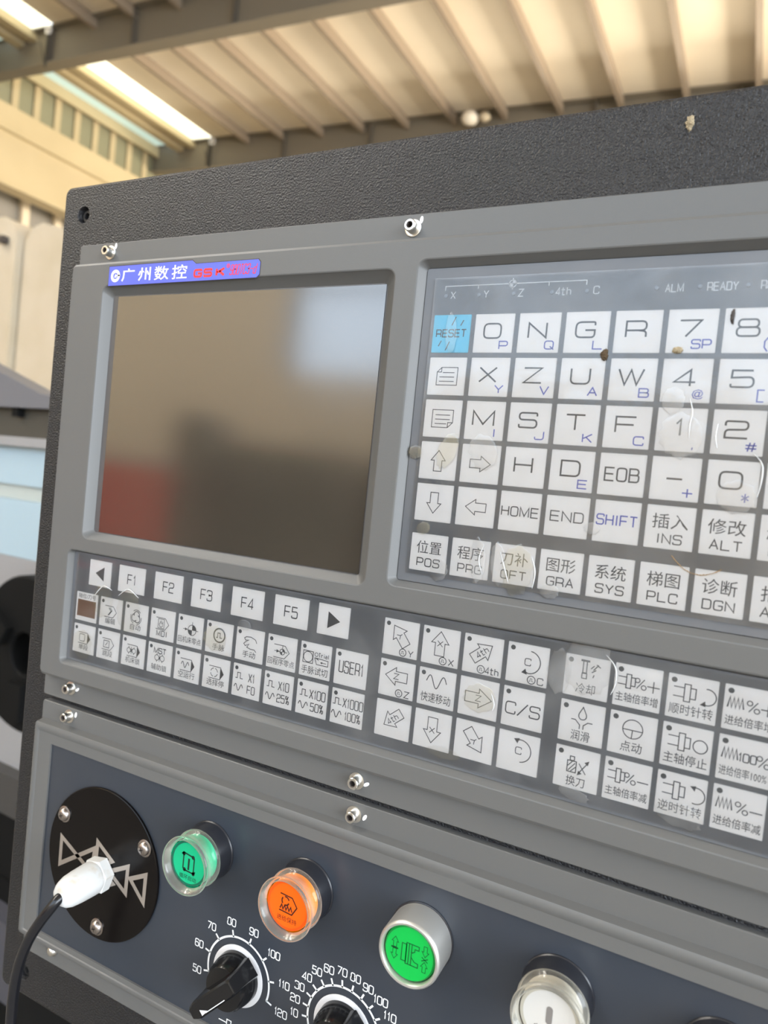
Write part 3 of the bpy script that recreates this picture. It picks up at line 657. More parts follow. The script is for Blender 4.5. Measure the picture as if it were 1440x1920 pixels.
def k_trial(mb):
    mb.stroke(rr(-6.8, -1.6, -1.4, 4.0), .36, N, True); mb.stroke(circle(-4.1, 1.2, 2.5, 22), .34, N, True)
    mb.stroke(circle(.4, 3.0, .9, 14), .28, N, True); text(mb, 'Trial', 4.4, 3.0, 1.0, 1.9, N, .3, .45)
    mb.stroke([(-.4, 1.4), (7, 1.0), (7, -1.6), (.8, -1.6), (-.4, 1.4)], .34, N); mb.poly([(-.4, 1.4), (2.2, .2), (1.2, 1.3)][::-1], N); mb.stroke([(6, -.4), (3.2, -.4)], .3, N); mb.poly([(3.9, .2), (2.7, -.4), (3.9, -1)], N)
    low(mb, '手脉试切', 14.4, -4.9, 3.8)
def k_user(mb): text(mb, 'USER1', .2, .4, 2.1, 5.4, N, .5, .75)
def k_single(mb): block(mb, 1); mb.stroke(rr(-3.6, -1.4, .6, 2.6, .8, 3), .36, N, True); low(mb, '单段', 7.4)
def k_skip(mb): block(mb); mb.stroke(rr(-3.4, -1.4, .8, 2.4), .36, N, True); mb.stroke([(-2, -.4), (-.4, 1.6)], .34, N); low(mb, '跳段', 7.4)
def k_lock(mb): block(mb, 1); gearpair(mb, -1.4, .5, 1.3); low(mb, '机床锁', 10.6)
def k_aux(mb): text(mb, 'MST', 0, 4.2, 2.2, 2.8, N, .5, .6); gearpair(mb, 0, .4, 1.5); low(mb, '辅助锁', 10.8)
def k_dry(mb): block(mb, 1); wave(mb, -1.4, .5, .8); low(mb, '空运行', 11)
def k_opt(mb):
    block(mb, 1)
    for a in range(10, 360, 90): mb.stroke(circle(-1.2, .5, 2.2, 8, a, a + 66), .36, N)
    low(mb, '选择停', 11.2)
def k_step(a, b):
    def d(mb):
        x = -4.6 if len(a) < 5 else -5.4; pulse(mb, x + .2, 2.3, 1.0, .38); cw = 1.9 if len(a) < 5 else 1.75
        text(mb, a, 3.0 if len(a) < 5 else 2.9, 2.2, cw, 4.2, N, .42, .6); wave(mb, x + .1, -3.7, .82, .42); text(mb, b, 3.2, -3.8, cw, 3.8, N, .42, .6)
    return d
P10 = (205.2 - 15.5 - KW) / 9
rowA = [(None, 'tool'), (k_edit, 'edit mode'), (k_auto, 'auto mode'), (k_mdi, 'MDI'), (k_home, 'machine zero'), (k_mpg, 'handwheel'), (k_jog, 'manual mode'), (k_prog0, 'program zero'), (k_trial, 'Trial'), (k_user, 'USER1')]
rowB = [(k_single, 'single block'), (k_skip, 'block skip'), (k_lock, 'machine lock'), (k_aux, 'MST lock'), (k_dry, 'dry run'), (k_opt, 'optional stop'), (k_step('X1', 'F0'), 'X1 F0'), (k_step('X10', '25%'), 'X10 25%'), (k_step('X100', '50%'), 'X100 50%'), (k_step('X1000', '100%'), 'X1000 100%')]
GL['%'] = [[(0, .62, 1), (.42, .62, 1), (.42, 1, 1), (0, 1, 1), 'c'], [(.58, 0, 1), (1, 0, 1), (1, .38, 1), (.58, .38, 1), 'c'], [(.18, 0), (.82, 1)]]
for i, (d, lb) in enumerate(rowA):
    cu = -205.1 + i * P10 + KW / 2; cv = -153.5 - KH / 2
    if d is None:
        o = key(cu, cv, lambda mb: hanzi(mb, '轴位/刀号', 0, 6.1, 13.6, 2.7, N), 'white tile framing a small brown tool number window'); q = MB(); q.poly(rr(-7.2, -5.6, 7.2, 3.9), .22); q.build('display_window', BROWN, o, (0, 0, 0), 0)
    else: key(cu, cv, d, 'white %s key' % lb, led=True)
for i, (d, lb) in enumerate(rowB): key(-205.1 + i * P10 + KW / 2, -171.85 - KH / 2, d, 'white %s key' % lb, led=True)
# axis keys
def ax_key(rot, s, srot=0, foot=None, L=10.6, cu=-.3, cv=1.2):
    def d(mb):
        mb.stroke(arrow_pts(L, 8.0, 4.4, rot, cu, cv), .34, N, True)
        T = xf(0, cu, cv); text(mb, s, cu, cv, 2.4 if len(s) == 1 else 1.6, 2.4, N, .32, .5, srot)
        if foot: wheel(mb, 1.6 if len(foot) == 1 else -.2, -6.0, 1.6); text(mb, foot, 5.4 if len(foot) == 1 else 4.6, -6.0, 2.3 if len(foot) == 1 else 1.6, 2.7, N, .36, .45)
    return d
def rotary(cw, foot=None):
    def d(mb):
        y = 1.0; mb.stroke(circle(.6, y, 4.6, 20, -95, 85) if cw else circle(.6, y, 4.6, 20, -85, 95), .4, N)
        mb.stroke([(.6, y + 4.6), (-.6, y + 4.3)] if not cw else [(.6, y - 4.6), (-.8, y - 4.0)], .4, N)
        s = -1 if cw else 1
        mb.poly([(-2.2, y + s * 4.6), (.2, y + s * 5.2), (-.6, y + s * 2.8)][::s], N); text(mb, 'C', .1, y, 2.4, 2.8, N, .34)
        if foot: wheel(mb, 2.2, -6.0, 1.6); text(mb, foot, 5.8, -6, 2.2, 2.7, N, .36)
    return d
def rapid(mb): wave(mb, -.2, 2.6, 1.45, .42); low(mb, '快速移动', 13.8, -4.4, 4.2)
def cs(mb): text(mb, 'C/S', 0, -.6, 4.0, 4.8, N, .5, 1.0)
axis = [[(ax_key(128, 'Y', 130, 'Y'), 'Y wheel', 1), (ax_key(90, 'X', 0, 'X'), 'X wheel', 1), (ax_key(40, '4th', 40, '4th'), '4th wheel', 1), (rotary(True, 'C'), 'C clockwise', 1)],
        [(ax_key(180, 'Z', 0, 'Z'), 'Z left arrow', 1), (rapid, 'rapid traverse', 1), (ax_key(0, 'Z', 0, None, 11.6, 0, 0), 'Z right arrow', 0), (cs, 'C/S', 1)],
        [(ax_key(220, '4th', 40, None, 10.4, 0, .4), '4th down arrow', 0), (ax_key(-90, 'X', 0, None, 11, 0, 0), 'X down arrow', 0), (ax_key(-52, 'Y', 130, None, 11, .2, .3), 'Y down arrow', 0), (rotary(False), 'C counter-clockwise', 0)]]
for r in range(3):
    for c in range(4):
        d, lb, ld = axis[r][c]; key(-9.1 + c * 19.0 + KW / 2, -134.9 - r * PY - KH / 2, d, 'white %s key' % lb, led=bool(ld))
# spindle and feed keys
def spindle(mb, cu, cv, s=1.0):
    q = lambda P: [(cu + a * s, cv + b * s) for a, b in P]
    mb.stroke(q([(-4, 1.5), (-.8, 1.5)]), .36, N); mb.stroke(q([(-4, -1.5), (-.8, -1.5)]), .36, N)
    mb.stroke(q([(-.8, -2.8), (1.0, -2.8), (1.0, 2.8), (-.8, 2.8)]), .38, N, True); mb.stroke(q([(1.0, 1.7), (2.6, 1.7), (2.6, -1.7), (1.0, -1.7)]), .38, N)
def zig(mb, cu, cv):
    mb.stroke([(cu - 2.6 + i * .65, cv + (1.9 if i % 2 else -1.9)) for i in range(9)], .5, N)
def carc(mb, cu, cv, r, cw):
    mb.stroke(circle(cu, cv, r, 18, -110, 100), .38, N); s = -1 if cw else 1
    mb.poly([(cu - 2.2, cv + s * r * 1.05), (cu - .2, cv + s * r * 1.2), (cu - .5, cv + s * r * .5)][::s], N)
def plus(mb, cu, cv): mb.stroke([(cu - 2.2, cv), (cu + 2.2, cv)], .4, N); mb.stroke([(cu, cv - 2.2), (cu, cv + 2.2)], .4, N)
def pct(mb, cu, cv): mb.stroke(circle(cu - 1.2, cv + 1.2, .85, 14), .34, N, True); mb.stroke(circle(cu + 1.2, cv - 1.2, .85, 14), .34, N, True); mb.stroke([(cu - 1.3, cv - 1.9), (cu + 1.3, cv + 1.9)], .34, N)
def s_cool(mb):
    mb.stroke([(-2.6, 6.4), (.8, 6.4)], .8, N); mb.stroke([(-1.6, 6.2), (-1.6, 1.6), (-.2, 1.6), (-.2, 6.2)], .4, N); mb.stroke(rr(-1.8, -.6, 0, 1.4), .4, N, True)
    for a, b in (((1.4, 3.6), (2.6, 5.0)), ((2.4, 3.2), (4.2, 5.6)), ((1.8, 2.2), (3.4, 3.4)), ((2.4, .2), (2.8, 1.4)), ((3.4, 5.6), (5.0, 4.6))): mb.stroke([a, b], .4, N)
    low(mb, '冷却', 7.4, -4.6, 4)
def s_lube(mb):
    T = xf(0, .2, 3.2); mb.stroke([T(a, b) for a, b in [(0, 3.2), (-1.4, .4)] + circle(0, -.3, 1.5, 12, 160, 380) + [(1.4, .4)]], .36, N, True)
    mb.stroke([(-4, 1.0), (-2.4, 1.0), (-.6, -.8), (-.6, -2.4)], .36, N); mb.stroke([(4.2, .6), (2.4, .6), (.8, -.8), (.8, -2.4)], .36, N); low(mb, '润滑', 7.2, -5.0, 4)
def s_tool(mb):
    mb.stroke(rr(-3.6, -1.6, -.2, 2.8), .4, N, True); mb.stroke(rr(-2.7, 3.0, -1.1, 4.6), .4, N, True); mb.stroke([(-3.2, -1.2), (-.6, 2.2)], .36, N); mb.stroke([(-3.4, .6), (-1.8, 2.6)], .36, N); mb.stroke([(-2.2, -1.4), (-.4, .6)], .36, N)
    mb.stroke([(.8, -1.6), (4.2, 3.4)], .4, N); mb.stroke([(.8, 2.4), (3.6, -1.4)], .36, N); mb.poly([(4.6, 4.2), (2.8, 3.2), (4.2, 2.2)], N); mb.poly([(.4, -2.4), (2.2, -1.4), (.8, -.4)], N); low(mb, '换刀', 7.2, -5.0, 4)
def s_jog(mb): mb.stroke(circle(0, 2.2, 3.6, 26), .36, N, True); mb.stroke([(-3.6, 1.8), (3.6, 1.8)], .36, N); mb.stroke([(-.0, 1.8), (-.2, -1.4)], .36, N); low(mb, '点动', 7.8, -4.6, 4)
def s_sp(sign, zh):
    def d(mb):
        spindle(mb, -3.4, 1.8, .95); pct(mb, 1.0, 1.6)
        if sign > 0: plus(mb, 5.6, 1.2)
        else: mb.stroke([(3.6, 1.2), (7.6, 1.2)], .4, N)
        low(mb, zh, 15.2, -4.4, 3.6)
    return d
def s_turn(cw, zh):
    def d(mb): spindle(mb, -1.8, 1.8, 1.15); carc(mb, 5.0, 1.6, 3.0, cw); low(mb, zh, 14.8, -4.6, 4)
    return d
def s_stop(mb): spindle(mb, -1.8, 1.8, 1.15); mb.stroke(circle(4.6, 1.4, 2.4, 22), .38, N, True); low(mb, '主轴停止', 14.8, -4.6, 4)
def s_feed(tail, zh):
    def d(mb):
        zig(mb, -4.6, 1.8)
        if tail == '100': text(mb, '100', 1.0, 1.2, 1.8, 3.0, N, .4, .5); pct(mb, 6, 1.0)
        else:
            pct(mb, 1.0, 1.4)
            if tail == '+': plus(mb, 5.6, 1.2)
            else: mb.stroke([(3.6, 1.0), (7.6, 1.0)], .4, N)
        low(mb, zh, 15.2, -4.6, 3.6)
    return d
sp = [[(s_cool, 'coolant'), (s_sp(1, '主轴倍率增'), 'spindle override plus'), (s_turn(True, '顺时针转'), 'spindle clockwise'), (s_feed('+', '进给倍率增'), 'feed override plus')],
      [(s_lube, 'lubrication'), (s_jog, 'spindle jog'), (s_stop, 'spindle stop'), (s_feed('100', '进给倍率100%'), 'feed override 100%')],
      [(s_tool, 'tool change'), (s_sp(-1, '主轴倍率减'), 'spindle override minus'), (s_turn(False, '逆时针转'), 'spindle counter-clockwise'), (s_feed('-', '进给倍率减'), 'feed override minus')]]
for r in range(3):
    for c in range(4): key(71.4 + c * 18.93 + KW / 2, -135.2 - r * PY - KH / 2, sp[r][c][0], 'white %s key' % sp[r][c][1], led=True)

# axis diagram and status lamps printed along the top of the keypad
mb = MB(O); n = .12
mb.stroke([(3.9, 10.4), (3.9, 12.3), (63.6, 12.4), (63.6, 10.6)], .36, n)
mb.stroke([(18.7, 12.3), (18.7, 10.8)], .36, n); mb.stroke([(48.7, 12.3), (48.7, 10.8)], .36, n)
mb.stroke(circle(33.6, 12.3, 1.5, 20), .36, n, True); mb.poly([(33.6, 12.3)] + circle(33.6, 12.3, 1.5, 6, 0, 90), n); mb.poly([(33.6, 12.3)] + circle(33.6, 12.3, 1.5, 6, 180, 270), n); mb.stroke([(33.6, 10.0), (33.6, 14.6)], .3, n)
for s, u in (('X', 7.7), ('Y', 22.5), ('Z', 37.4), ('4th', 54.8), ('C', 67.6)): text(mb, s, u, 8.4, 2.0 if len(s) == 1 else 1.6, 2.9, n, .36, .6)
for s, u in (('ALM', 96.0), ('READY', 112.3), ('RUN', 127.6)): text(mb, s, u, 8.1, 1.55, 2.9, n, .38, .55)
mb.build('status_legend', INKW, unit, (0, 0, 0), 0)
for u in (4.6, 19.6, 34.6, 50.4, 64.2, 90.0, 105.0, 120.8):
    mb = MB(O); mb.rev(u - .2, 8.2, [(.85, .02), (.8, .22), (.4, .32)], 16); mb.build('indicator_lamp', mat('lamp_off', (.30, .33, .38), .3), unit, (0, 0, 0))

# screws
def cap_screw(parent, O, u, v, nb, r=2.75, h=4.6, name='screw'):
    mb = MB(O); mb.rev(u, v, [(3.9, nb), (3.9, nb + .5), (3.4, nb + .62), (r, nb + .62), (r, nb + .63), (r, nb + h - .4), (r - .35, nb + h), (1.55, nb + h)], 28, False, False)
    S = 6; hx = [(u + 1.45 * math.cos(R(60 * i + 10)), v + 1.45 * math.sin(R(60 * i + 10))) for i in range(28)] if False else circle(u, v, 1.55, 28)
    s = mb.build(name, STEEL, parent, (0, 0, 0))
    mb = MB(O); mb.loft([at(circle(u, v, 1.55, 28), nb + h), at([(u + 1.3 * math.cos(R(60 * int(i / 28 * 6))), v + 1.3 * math.sin(R(60 * int(i / 28 * 6)))) for i in range(28)], nb + h - .25), at(circle(u, v, 1.1, 28), nb + 1.6)], False, True)
    mb.build('hex_socket', SOCK, s, (0, 0, 0))
    return s
def washer_glint(parent, O, u, v, n, a=35):  # white blob painted where the washer's sheen shows beside the head
    mb = MB(O); T = xf(a, u, v); mb.loft([at([T(x * 1.7, y * .85) for x, y in circle(0, 0, 1, 14)], n), at([T(x * 1.4, y * .6) for x, y in circle(0, 0, 1, 14)], n + .25)], False, True); mb.build('washer_glint', BWHITE, parent, (0, 0, 0))
for u, v, a in ((-203.6, 40.4, 45), (-15.4, 39.6, 45), (-205.8, -211.0, 0), (-16.2, -212.6, -5), (168, 39.6, 45), (168, -212, 0)):
    s = cap_screw(unit, O, u, v, -2.0); washer_glint(s, O, u + 5.0 * math.cos(R(a)), v + 5.0 * math.sin(R(a)), -1.98, a + 40)

# ------------------------------------------------------------------ lower button panel
O = (0, -300, -6)
bp = thing('button_panel', W(*O), 'grey framed slate blue panel below the control unit for buttons and rotary switches', 'control panel')
mb = MB(O)
fl = rr(-228.6, -375.2, RB + 2, -222.6, 1.5, 3)
mb.loft([at(fl, -5.98), at(fl, -2.4), at(rr(-228.2, -374.8, RB + 1.6, -223.0, 1.2, 3), -2)], False, True)
b0 = rr(-228, -362.5, RB, -233.2, 2, 4); b1 = rr(-227.8, -362.2, RB - .2, -234.0, 2, 4); b2 = rr(-226.4, -360.6, RB - 1.6, -235.6, 1.5, 4); b3 = rr(-224.5, -359.2, RB - 3.4, -237.6, 1.2, 4)
b4 = rr(-223.6, -358.8, RB - 4, -239.0, 1.2, 4); PL = (-213.4, -355.8, 203, -244.6); hole = rr(*PL, .8, 4)
mb.loft([at(b0, -2), at(b1, 2.6), at(b2, 3.4), at(b3, 3.2), at(b4, 2.6)])
mb.holes(b4, [hole[::-1]], 2.6)
mb.loft([at(hole, 2.6), at(hole, 1.3)])
mb.build('frame', GREY, bp, (0, 0, 0))
mb = MB(O); mb.poly(rr(PL[0] - .2, PL[1] - .2, PL[2] + .2, PL[3] + .2), 1.5); mb.build('face_plate', PLATE, bp, (0, 0, 0))
for u, v, a in ((-205.4, -227.6, 20), (-15.8, -228.3, 0), (168, -228, 0)):
    s = cap_screw(bp, O, u, v, -2.0, 2.6); washer_glint(s, O, u + 5.4 * math.cos(R(a)), v + 5.4 * math.sin(R(a)), -1.98, a + 60)
mb = MB(O); mb.rev(-202.2, -366.4, [(3.3, -2), (3.2, -1), (2.2, .8), (1.0, 1.3)], 24); s = mb.build('round_head_screw', STEEL, bp, (0, 0, 0), 50)
# printed dial scales
def scale(cu, cv, marks, arc, icon=False):
    mb = MB(O); n = 1.6
    mb.stroke(circle(cu, cv, 18.65, 90, *arc), 1.0, n)
    for s, a in marks:
        c, q = math.cos(R(a)), math.sin(R(a)); mb.stroke([(cu + 18.4 * c, cv + 18.4 * q), (cu + 21.8 * c, cv + 21.8 * q)], .9, n)
        d = 26.2 + (1.4 if len(s) > 2 else 0) * abs(c); text(mb, s, cu + d * c, cv + (d - .6) * q, 2.15, 3.6, n, .5, .7)
    if icon: 
        q = lambda P: [(cu - 1 + a, cv - 27.5 + b) for a, b in P]
        mb.stroke(q([(-8, 1.6), (-3, 1.6)]), .5, n); mb.stroke(q([(-8, -1.8), (-3, -1.8)]), .5, n); mb.stroke(q([(-3, -3.6), (-.4, -3.6), (-.4, 3.4), (-3, 3.4)]), .5, n, True); mb.stroke(q([(-.4, 1.8), (1.6, 1.8), (1.6, -2), (-.4, -2)]), .5, n)
        mb.stroke([(cu + 4.6 + x * .9, cv - 26.6 + y * .9) for x, y in circle(0, 0, 1.1, 14)], .45, n, True); mb.stroke([(cu + 7.6 + x * .9, cv - 29.6 + y * .9) for x, y in circle(0, 0, 1.1, 14)], .45, n, True); mb.stroke([(cu + 4.2, cv - 30), (cu + 8, cv - 26)], .45, n)
    mb.build('dial_scale', INKW, bp, (0, 0, 0), 0)
scale(-69, -324.6, [(str(50 + 10 * i), 195.5 - 30.3 * i) for i in range(8)], (196, -17), True)
scale(-9.4, -324.8, [(str(10 * i), 204 - 15.4 * i) for i in range(1, 12)], (225, -45))

# ------------------------------------------------------------------ push buttons
def guarded_button(name, u, v, lens, edge, label, draw, tall=21.0):
    O = (u, v, 1.5); t = thing(name, W(*O), label, 'push button', 'push buttons on the lower panel')
    mb = MB(O); mb.rev(u, v, [(14.3, 1.55), (14.3, 2.0), (13.9, 2.5), (13.6, 9.0), (13.2, 10.0), (12.4, 10.2)], 56); mb.build('collar', COLLAR, t, (0, 0, 0))
    ed = {'lens_teal_shade': GREEN1E, 'lens_orange_shade': ORANGEE}.get(edge.name, LENSWE)
    mb = MB(O); mb.rev(u, v, [(11.2, 10.25), (11.2, 17.0), (10.9, 17.5)], 56, True, True); c = mb.build('lens', ed, t, (0, 0, 0))
    mb = MB(O); mb.stroke(circle(u, v, 10.35, 56), 1.15, 17.56, True); mb.build('lens_rim', edge, c, (0, 0, 0), 0)  # recess shadow round the face, put in as a darker ring
    mb = MB(O); mb.poly(circle(u, v, 9.8, 48), 17.58); mb.build('lens_face', lens, c, (0, 0, 0), 0)
    mb = MB((u, v, 1.5)); draw(mb, u, v, 17.66); mb.build('symbol', mat('symbol_dark_' + name, tuple(x * .06 + .004 for x in lens.node_tree.nodes['Principled BSDF'].inputs['Base Color'].default_value[:3]), .5), c, (0, 0, 0), 0)
    # clear silicone guard: flange, waist, rolled rim, open front
    mb = MB(O); mb.rev(u, v, [(13.0, 10.22), (13.8, 10.8), (13.9, 11.8), (13.2, 12.6), (12.2, 13.2), (11.9, 14.4), (12.0, 17.0), (12.8, 18.2), (13.9, 19.2), (14.2, 20.2), (13.9, 21.0), (13.2, 21.3), (12.4, 21.1), (11.9, 20.3), (11.6, 19.0), (11.5, 17.6)], 64, False, False)
    g = mb.build('clear_guard', CLEAR, t, (0, 0, 0), 60)
    return t
def sym_start(mb, u, v, n):
    mb.stroke([(u - 3.4, v + 4.2), (u - 3.4, v - 3.4)], .7, n); mb.stroke([(u + 3.2, v + 3.4), (u + 3.2, v - 4.2)], .7, n); mb.stroke([(u, v + 2.4), (u, v - 3.2)], 1.1, n)
    mb.stroke([(u - 4.6, v + 3.6), (u - 3.4, v + 4.6), (u + 2, v + 3.8)], .7, n); mb.stroke([(u - 2.6, v - 3.8), (u + 3.4, v - 4.2), (u + 4.2, v - 3.0)], .7, n)
    for a, b in ((-3.4, 4.0), (2.4, 3.6), (-2.4, -3.6), (3.2, -4.2)): mb.poly(circle(u + a, v + b, 1.0, 10), n)
    hanzi(mb, '循环启动', u, v - 7.0, 10.5, 2.4, n)
def sym_hold(mb, u, v, n):
    mb.stroke([(u - 4.4, v + 4.6), (u + 2.0, v + 4.2), (u + 4.8, v + .6), (u + 2.4, v - 3.4), (u - 4.4, v - 3.0)], .62, n)
    for a in range(20, 380, 120): mb.stroke([(u - 1.4 + x, v + 1.8 + y) for x, y in circle(0, 0, 1.9, 8, a, a + 85)], .7, n)
    mb.stroke([(u - 4 + i * .8, v - 1.2 + (1.0 if i % 2 else -1.0)) for i in range(9)], .62, n); hanzi(mb, '进给保持', u, v - 6.2, 10.5, 2.5, n)
guarded_button('green_guarded_button', -92.6, -268.3, GREEN1, GREEN1D, 'teal green round push button under a clear guard, nearest the black cover plate', sym_start)
guarded_button('orange_guarded_button', -34.8, -268.3, ORANGE, ORANGED, 'orange round push button under a clear guard', sym_hold)
def sym_power(mb, u, v, n):
    mb.k = 1; mb.poly(rr(u - 1.2, v - 2.6, u + 1.2, v + 4.2, 1.2, 5), n)
    mb.k = 0; hanzi(mb, '电源', u - 2.6, v - 5.2, 5.0, 2.6, n)
O = (82.4, -268.3, 1.5)
t = guarded_button('white_guarded_button', 82.4, -268.3, LENSW, LENSWD, 'white round push button with a grey slot mark under a clear guard', lambda mb, u, v, n: None)
for c in t.children:
    if c.name.startswith('lens'):
        for g in list(c.children):
            if g.name.startswith('symbol'): bpy.data.objects.remove(g)
        mb = MB(O); sym_power(mb, 82.4, -268.3, 17.66); mb.build('symbol', [INK, SLOT], c, (0, 0, 0), 0)
# silver-rimmed green button
u, v = 23.9, -268.6; O = (u, v, 1.5)
t = thing('silver_rimmed_button', W(*O), 'bright green round push button in a matt silver sleeve with a chuck symbol', 'push button', 'push buttons on the lower panel')
mb = MB(O); mb.rev(u, v, [(14.6, 1.55), (14.6, 1.9), (14.1, 2.2)], 56); mb.build('gasket', COLLAR, t, (0, 0, 0))
mb = MB(O); mb.rev(u, v, [(14.05, 2.2), (13.9, 14.8), (13.6, 15.9), (13.0, 16.4), (12.2, 16.3), (11.9, 15.8), (11.8, 13.2)], 64, False, False); mb.build('sleeve', ALU, t, (0, 0, 0))
mb = MB(O); mb.rev(u, v, [(11.78, 13.2), (11.4, 14.4), (10.6, 15.0)], 56, False, True); c = mb.build('lens', GREEN2D, t, (0, 0, 0))
mb = MB(O); mb.poly(circle(u, v, 10.7, 48), 15.05); mb.build('lens_face', GREEN2, c, (0, 0, 0), 0)
mb = MB(O); n = 15.12; W_ = .42
def st(P, cl=False): mb.stroke([(u + a, v + b) for a, b in P], W_, n, cl)
st([(-3.4, 3.6), (-1.4, 3.6), (-1.4, -3.6), (-3.4, -3.6)], True); st([(-1.4, 4.4), (1.0, 4.4), (1.0, -4.4), (-1.4, -4.4)], True); st([(-.2, 4.4), (-.2, -4.4)])
st([(1.0, 4.4), (4.2, 4.4), (4.2, 2.8), (2.4, 2.8), (2.4, 1.6), (1.0, .8)]); st([(1.0, -1.0), (2.6, -2.6), (4.2, -2.8), (4.2, -4.4), (1.0, -4.4)])
for cu, rot, cy in ((-6.6, 90, 2.9), (-6.6, -90, -2.2), (7.0, -90, 3.4), (7.0, 90, -3.0)): mb.stroke(arrow_pts(4.4, 3.0, 1.5, rot, u + cu, v + cy), .3, n, True)
st([(-8.2, .5), (-5, .5)]); st([(-8.2, .2), (-5, .2)]); st([(5.6, .9), (8.4, -.7)]); st([(5.6, -.7), (8.4, .9)])
mb.build('symbol', mat('symbol_green', (0, .10, .02), .5), c, (0, 0, 0), 0)
# dark button at the frame's lower corner
u, v = 141.0, -268.3; O = (u, v, 1.5)
t = thing('dark_collared_button', W(*O), 'dark round button just rising into view at the lower right, right of the white button', 'push button', 'push buttons on the lower panel')
mb = MB(O); mb.rev(u, v, [(14.3, 1.55), (14.3, 2.0), (13.9, 2.5), (13.6, 9.0), (13.2, 10.0), (12.0, 10.2)], 56); mb.build('collar', COLLAR, t, (0, 0, 0))
mb = MB(O); mb.rev(u, v, [(11.6, 10.22), (11.6, 15), (11, 15.8), (4, 16.4)], 48); mb.build('cap', GLOSSB, t, (0, 0, 0))

# ------------------------------------------------------------------ rotary switches
def rotary_switch(u, v, label, ang=226):
    O = (u, v, 1.5); t = thing('rotary_switch', W(*O), label, 'rotary switch', 'rotary override switches')
    mb = MB(O); mb.rev(u, v, [(15.0, 1.66), (15.0, 2.0), (14.7, 2.2)], 56); mb.build('dial_plate', DIALW, t, (0, 0, 0))
    mb = MB(O); mb.rev(u, v, [(12.6, 2.25), (12.4, 6.0), (11.4, 11.0), (10.2, 13.0), (6, 13.6)], 48); kb = mb.build('knob', GLOSSB, t, (0, 0, 0), 40)
    T = xf(ang, u, v)
    def bar(x0, x1, w0, n0, n1, c=1.2): return [[(*T(x, y), n) for x, y in ((x0 - d, -w0 / 2 + d), (x1 - d * 0 - (d if d > 0 else 0), -w0 / 2 + d), (x1 - (d if d > 0 else 0), w0 / 2 - d), (x0 - d + (2 * d), w0 / 2 - d))] for n, d in ((n0, 0), (n1 - c, 0), (n1, c))]
    mb = MB(O)
    P = [(-15.5, -3.6), (-13.5, -4.4), (12.0, -4.6), (16.2, -3.4), (16.2, 3.4), (12.0, 4.6), (-13.5, 4.4), (-15.5, 3.6)]
    def sc(f, d): return [(x * f, y - d * (1 if y > 0 else -1)) for x, y in P]
    mb.loft([[(*T(x, y), 5.0) for x, y in sc(1.0, -.8)], [(*T(x, y), 12) for x, y in sc(1.0, 0)], [(*T(x, y), 20.4) for x, y in sc(.985, .5)], [(*T(x, y), 21.6) for x, y in sc(.95, 1.3)]], True, True)
    g = mb.build('grip', GLOSSB, kb, (0, 0, 0), 30)
    mb = MB(O); mb.poly([(*T(x, y),) for x, y in ((-8, 2.65), (6.5, 2.65), (6.5, 3.05), (-8, 3.05))], 21.66); mb.poly([T(x, y) for x, y in ((4.6, 2.6), (9.2, .4), (9.2, 3.2))], 21.68); mb.build('pointer_mark', INKW, kb, (0, 0, 0), 0)
rotary_switch(-69, -324.6, 'black rotary switch on a white dial scaled 50 to 120')
rotary_switch(-9.4, -324.8, 'black rotary switch on a white dial scaled 10 to 110', 226)

# ------------------------------------------------------------------ round cover plate with cable
u, v = -165.6, -300.2; O = (u, v, 1.5)
t = thing('cover_plate', W(*O), 'round black cover plate with a bare metal triangle logo', 'cover plate')
mb = MB(O); mb.rev(u, v, [(41.8, 1.55), (41.8, 2.7), (41.4, 3.0)], 96); mb.build('disc', COVER, t, (0, 0, 0))
mb = MB(O); n = 3.06
for P in ([(-197.4, -294.5), (-197.2, -310.2), (-170.8, -292.8), (-172.4, -307.0)], [(-169.0, -288.5), (-169.4, -303.4), (-157.2, -295.6)], [(-168.5, -300.6), (-168.4, -315.2), (-155.4, -307.6)],
          [(-145.4, -294.8), (-145.6, -309.6), (-158.8, -301.9)], [(-132.4, -295.0), (-132.5, -310.2), (-143.2, -300.6)]):
    mb.stroke(P, 2.4, n, True); n += .01
mb.build('logo', BARE, t, (0, 0, 0), 0)
for su, sv in ((-196.4, -281.0), (-134.7, -280.9), (-164.0, -335.0)):
    mb = MB(O); mb.rev(su, sv, [(4.6, 3.05), (4.6, 3.5), (4.2, 3.7), (3.7, 3.7), (3.6, 4.4), (2.9, 5.4), (1.6, 5.9)], 28, False, True); s = mb.build('screw', DSTEEL, t, (0, 0, 0), 45)
    mb = MB(O); mb.stroke([(su - 1.3, sv - .5), (su + 1.3, sv + .5)], .8, 5.95); mb.stroke([(su - .5, sv + 1.3), (su + .5, sv - 1.3)], .8, 5.95); mb.build('screw_recess', SOCK, s, (0, 0, 0), 0)
u, v = -163.6, -303.8; O = (u, v, 3.0)
t = thing('cable', W(*O), 'black cable leaving the round cover plate through a white plastic gland', 'cable')
mb = MB(O)
hx = lambda r, a=12: [(u + r * math.cos(R(60 * i + a)), v + r * math.sin(R(60 * i + a))) for i in range(6)]
mb.loft([at(hx(9.0), 3.05), at(hx(9.6), 3.6), at(hx(9.6), 8.8), at(hx(9.0), 9.4)], True, True); mb.build('gland_nut', NYLON, t, (0, 0, 0))
mb = MB(O); ring = lambda r, n: [(u + r * (1 + .018 * math.cos(6 * 2 * math.pi * i / 48)) * math.cos(2 * math.pi * i / 48), v + r * (1 + .018 * math.cos(6 * 2 * math.pi * i / 48)) * math.sin(2 * math.pi * i / 48), n) for i in range(48)]
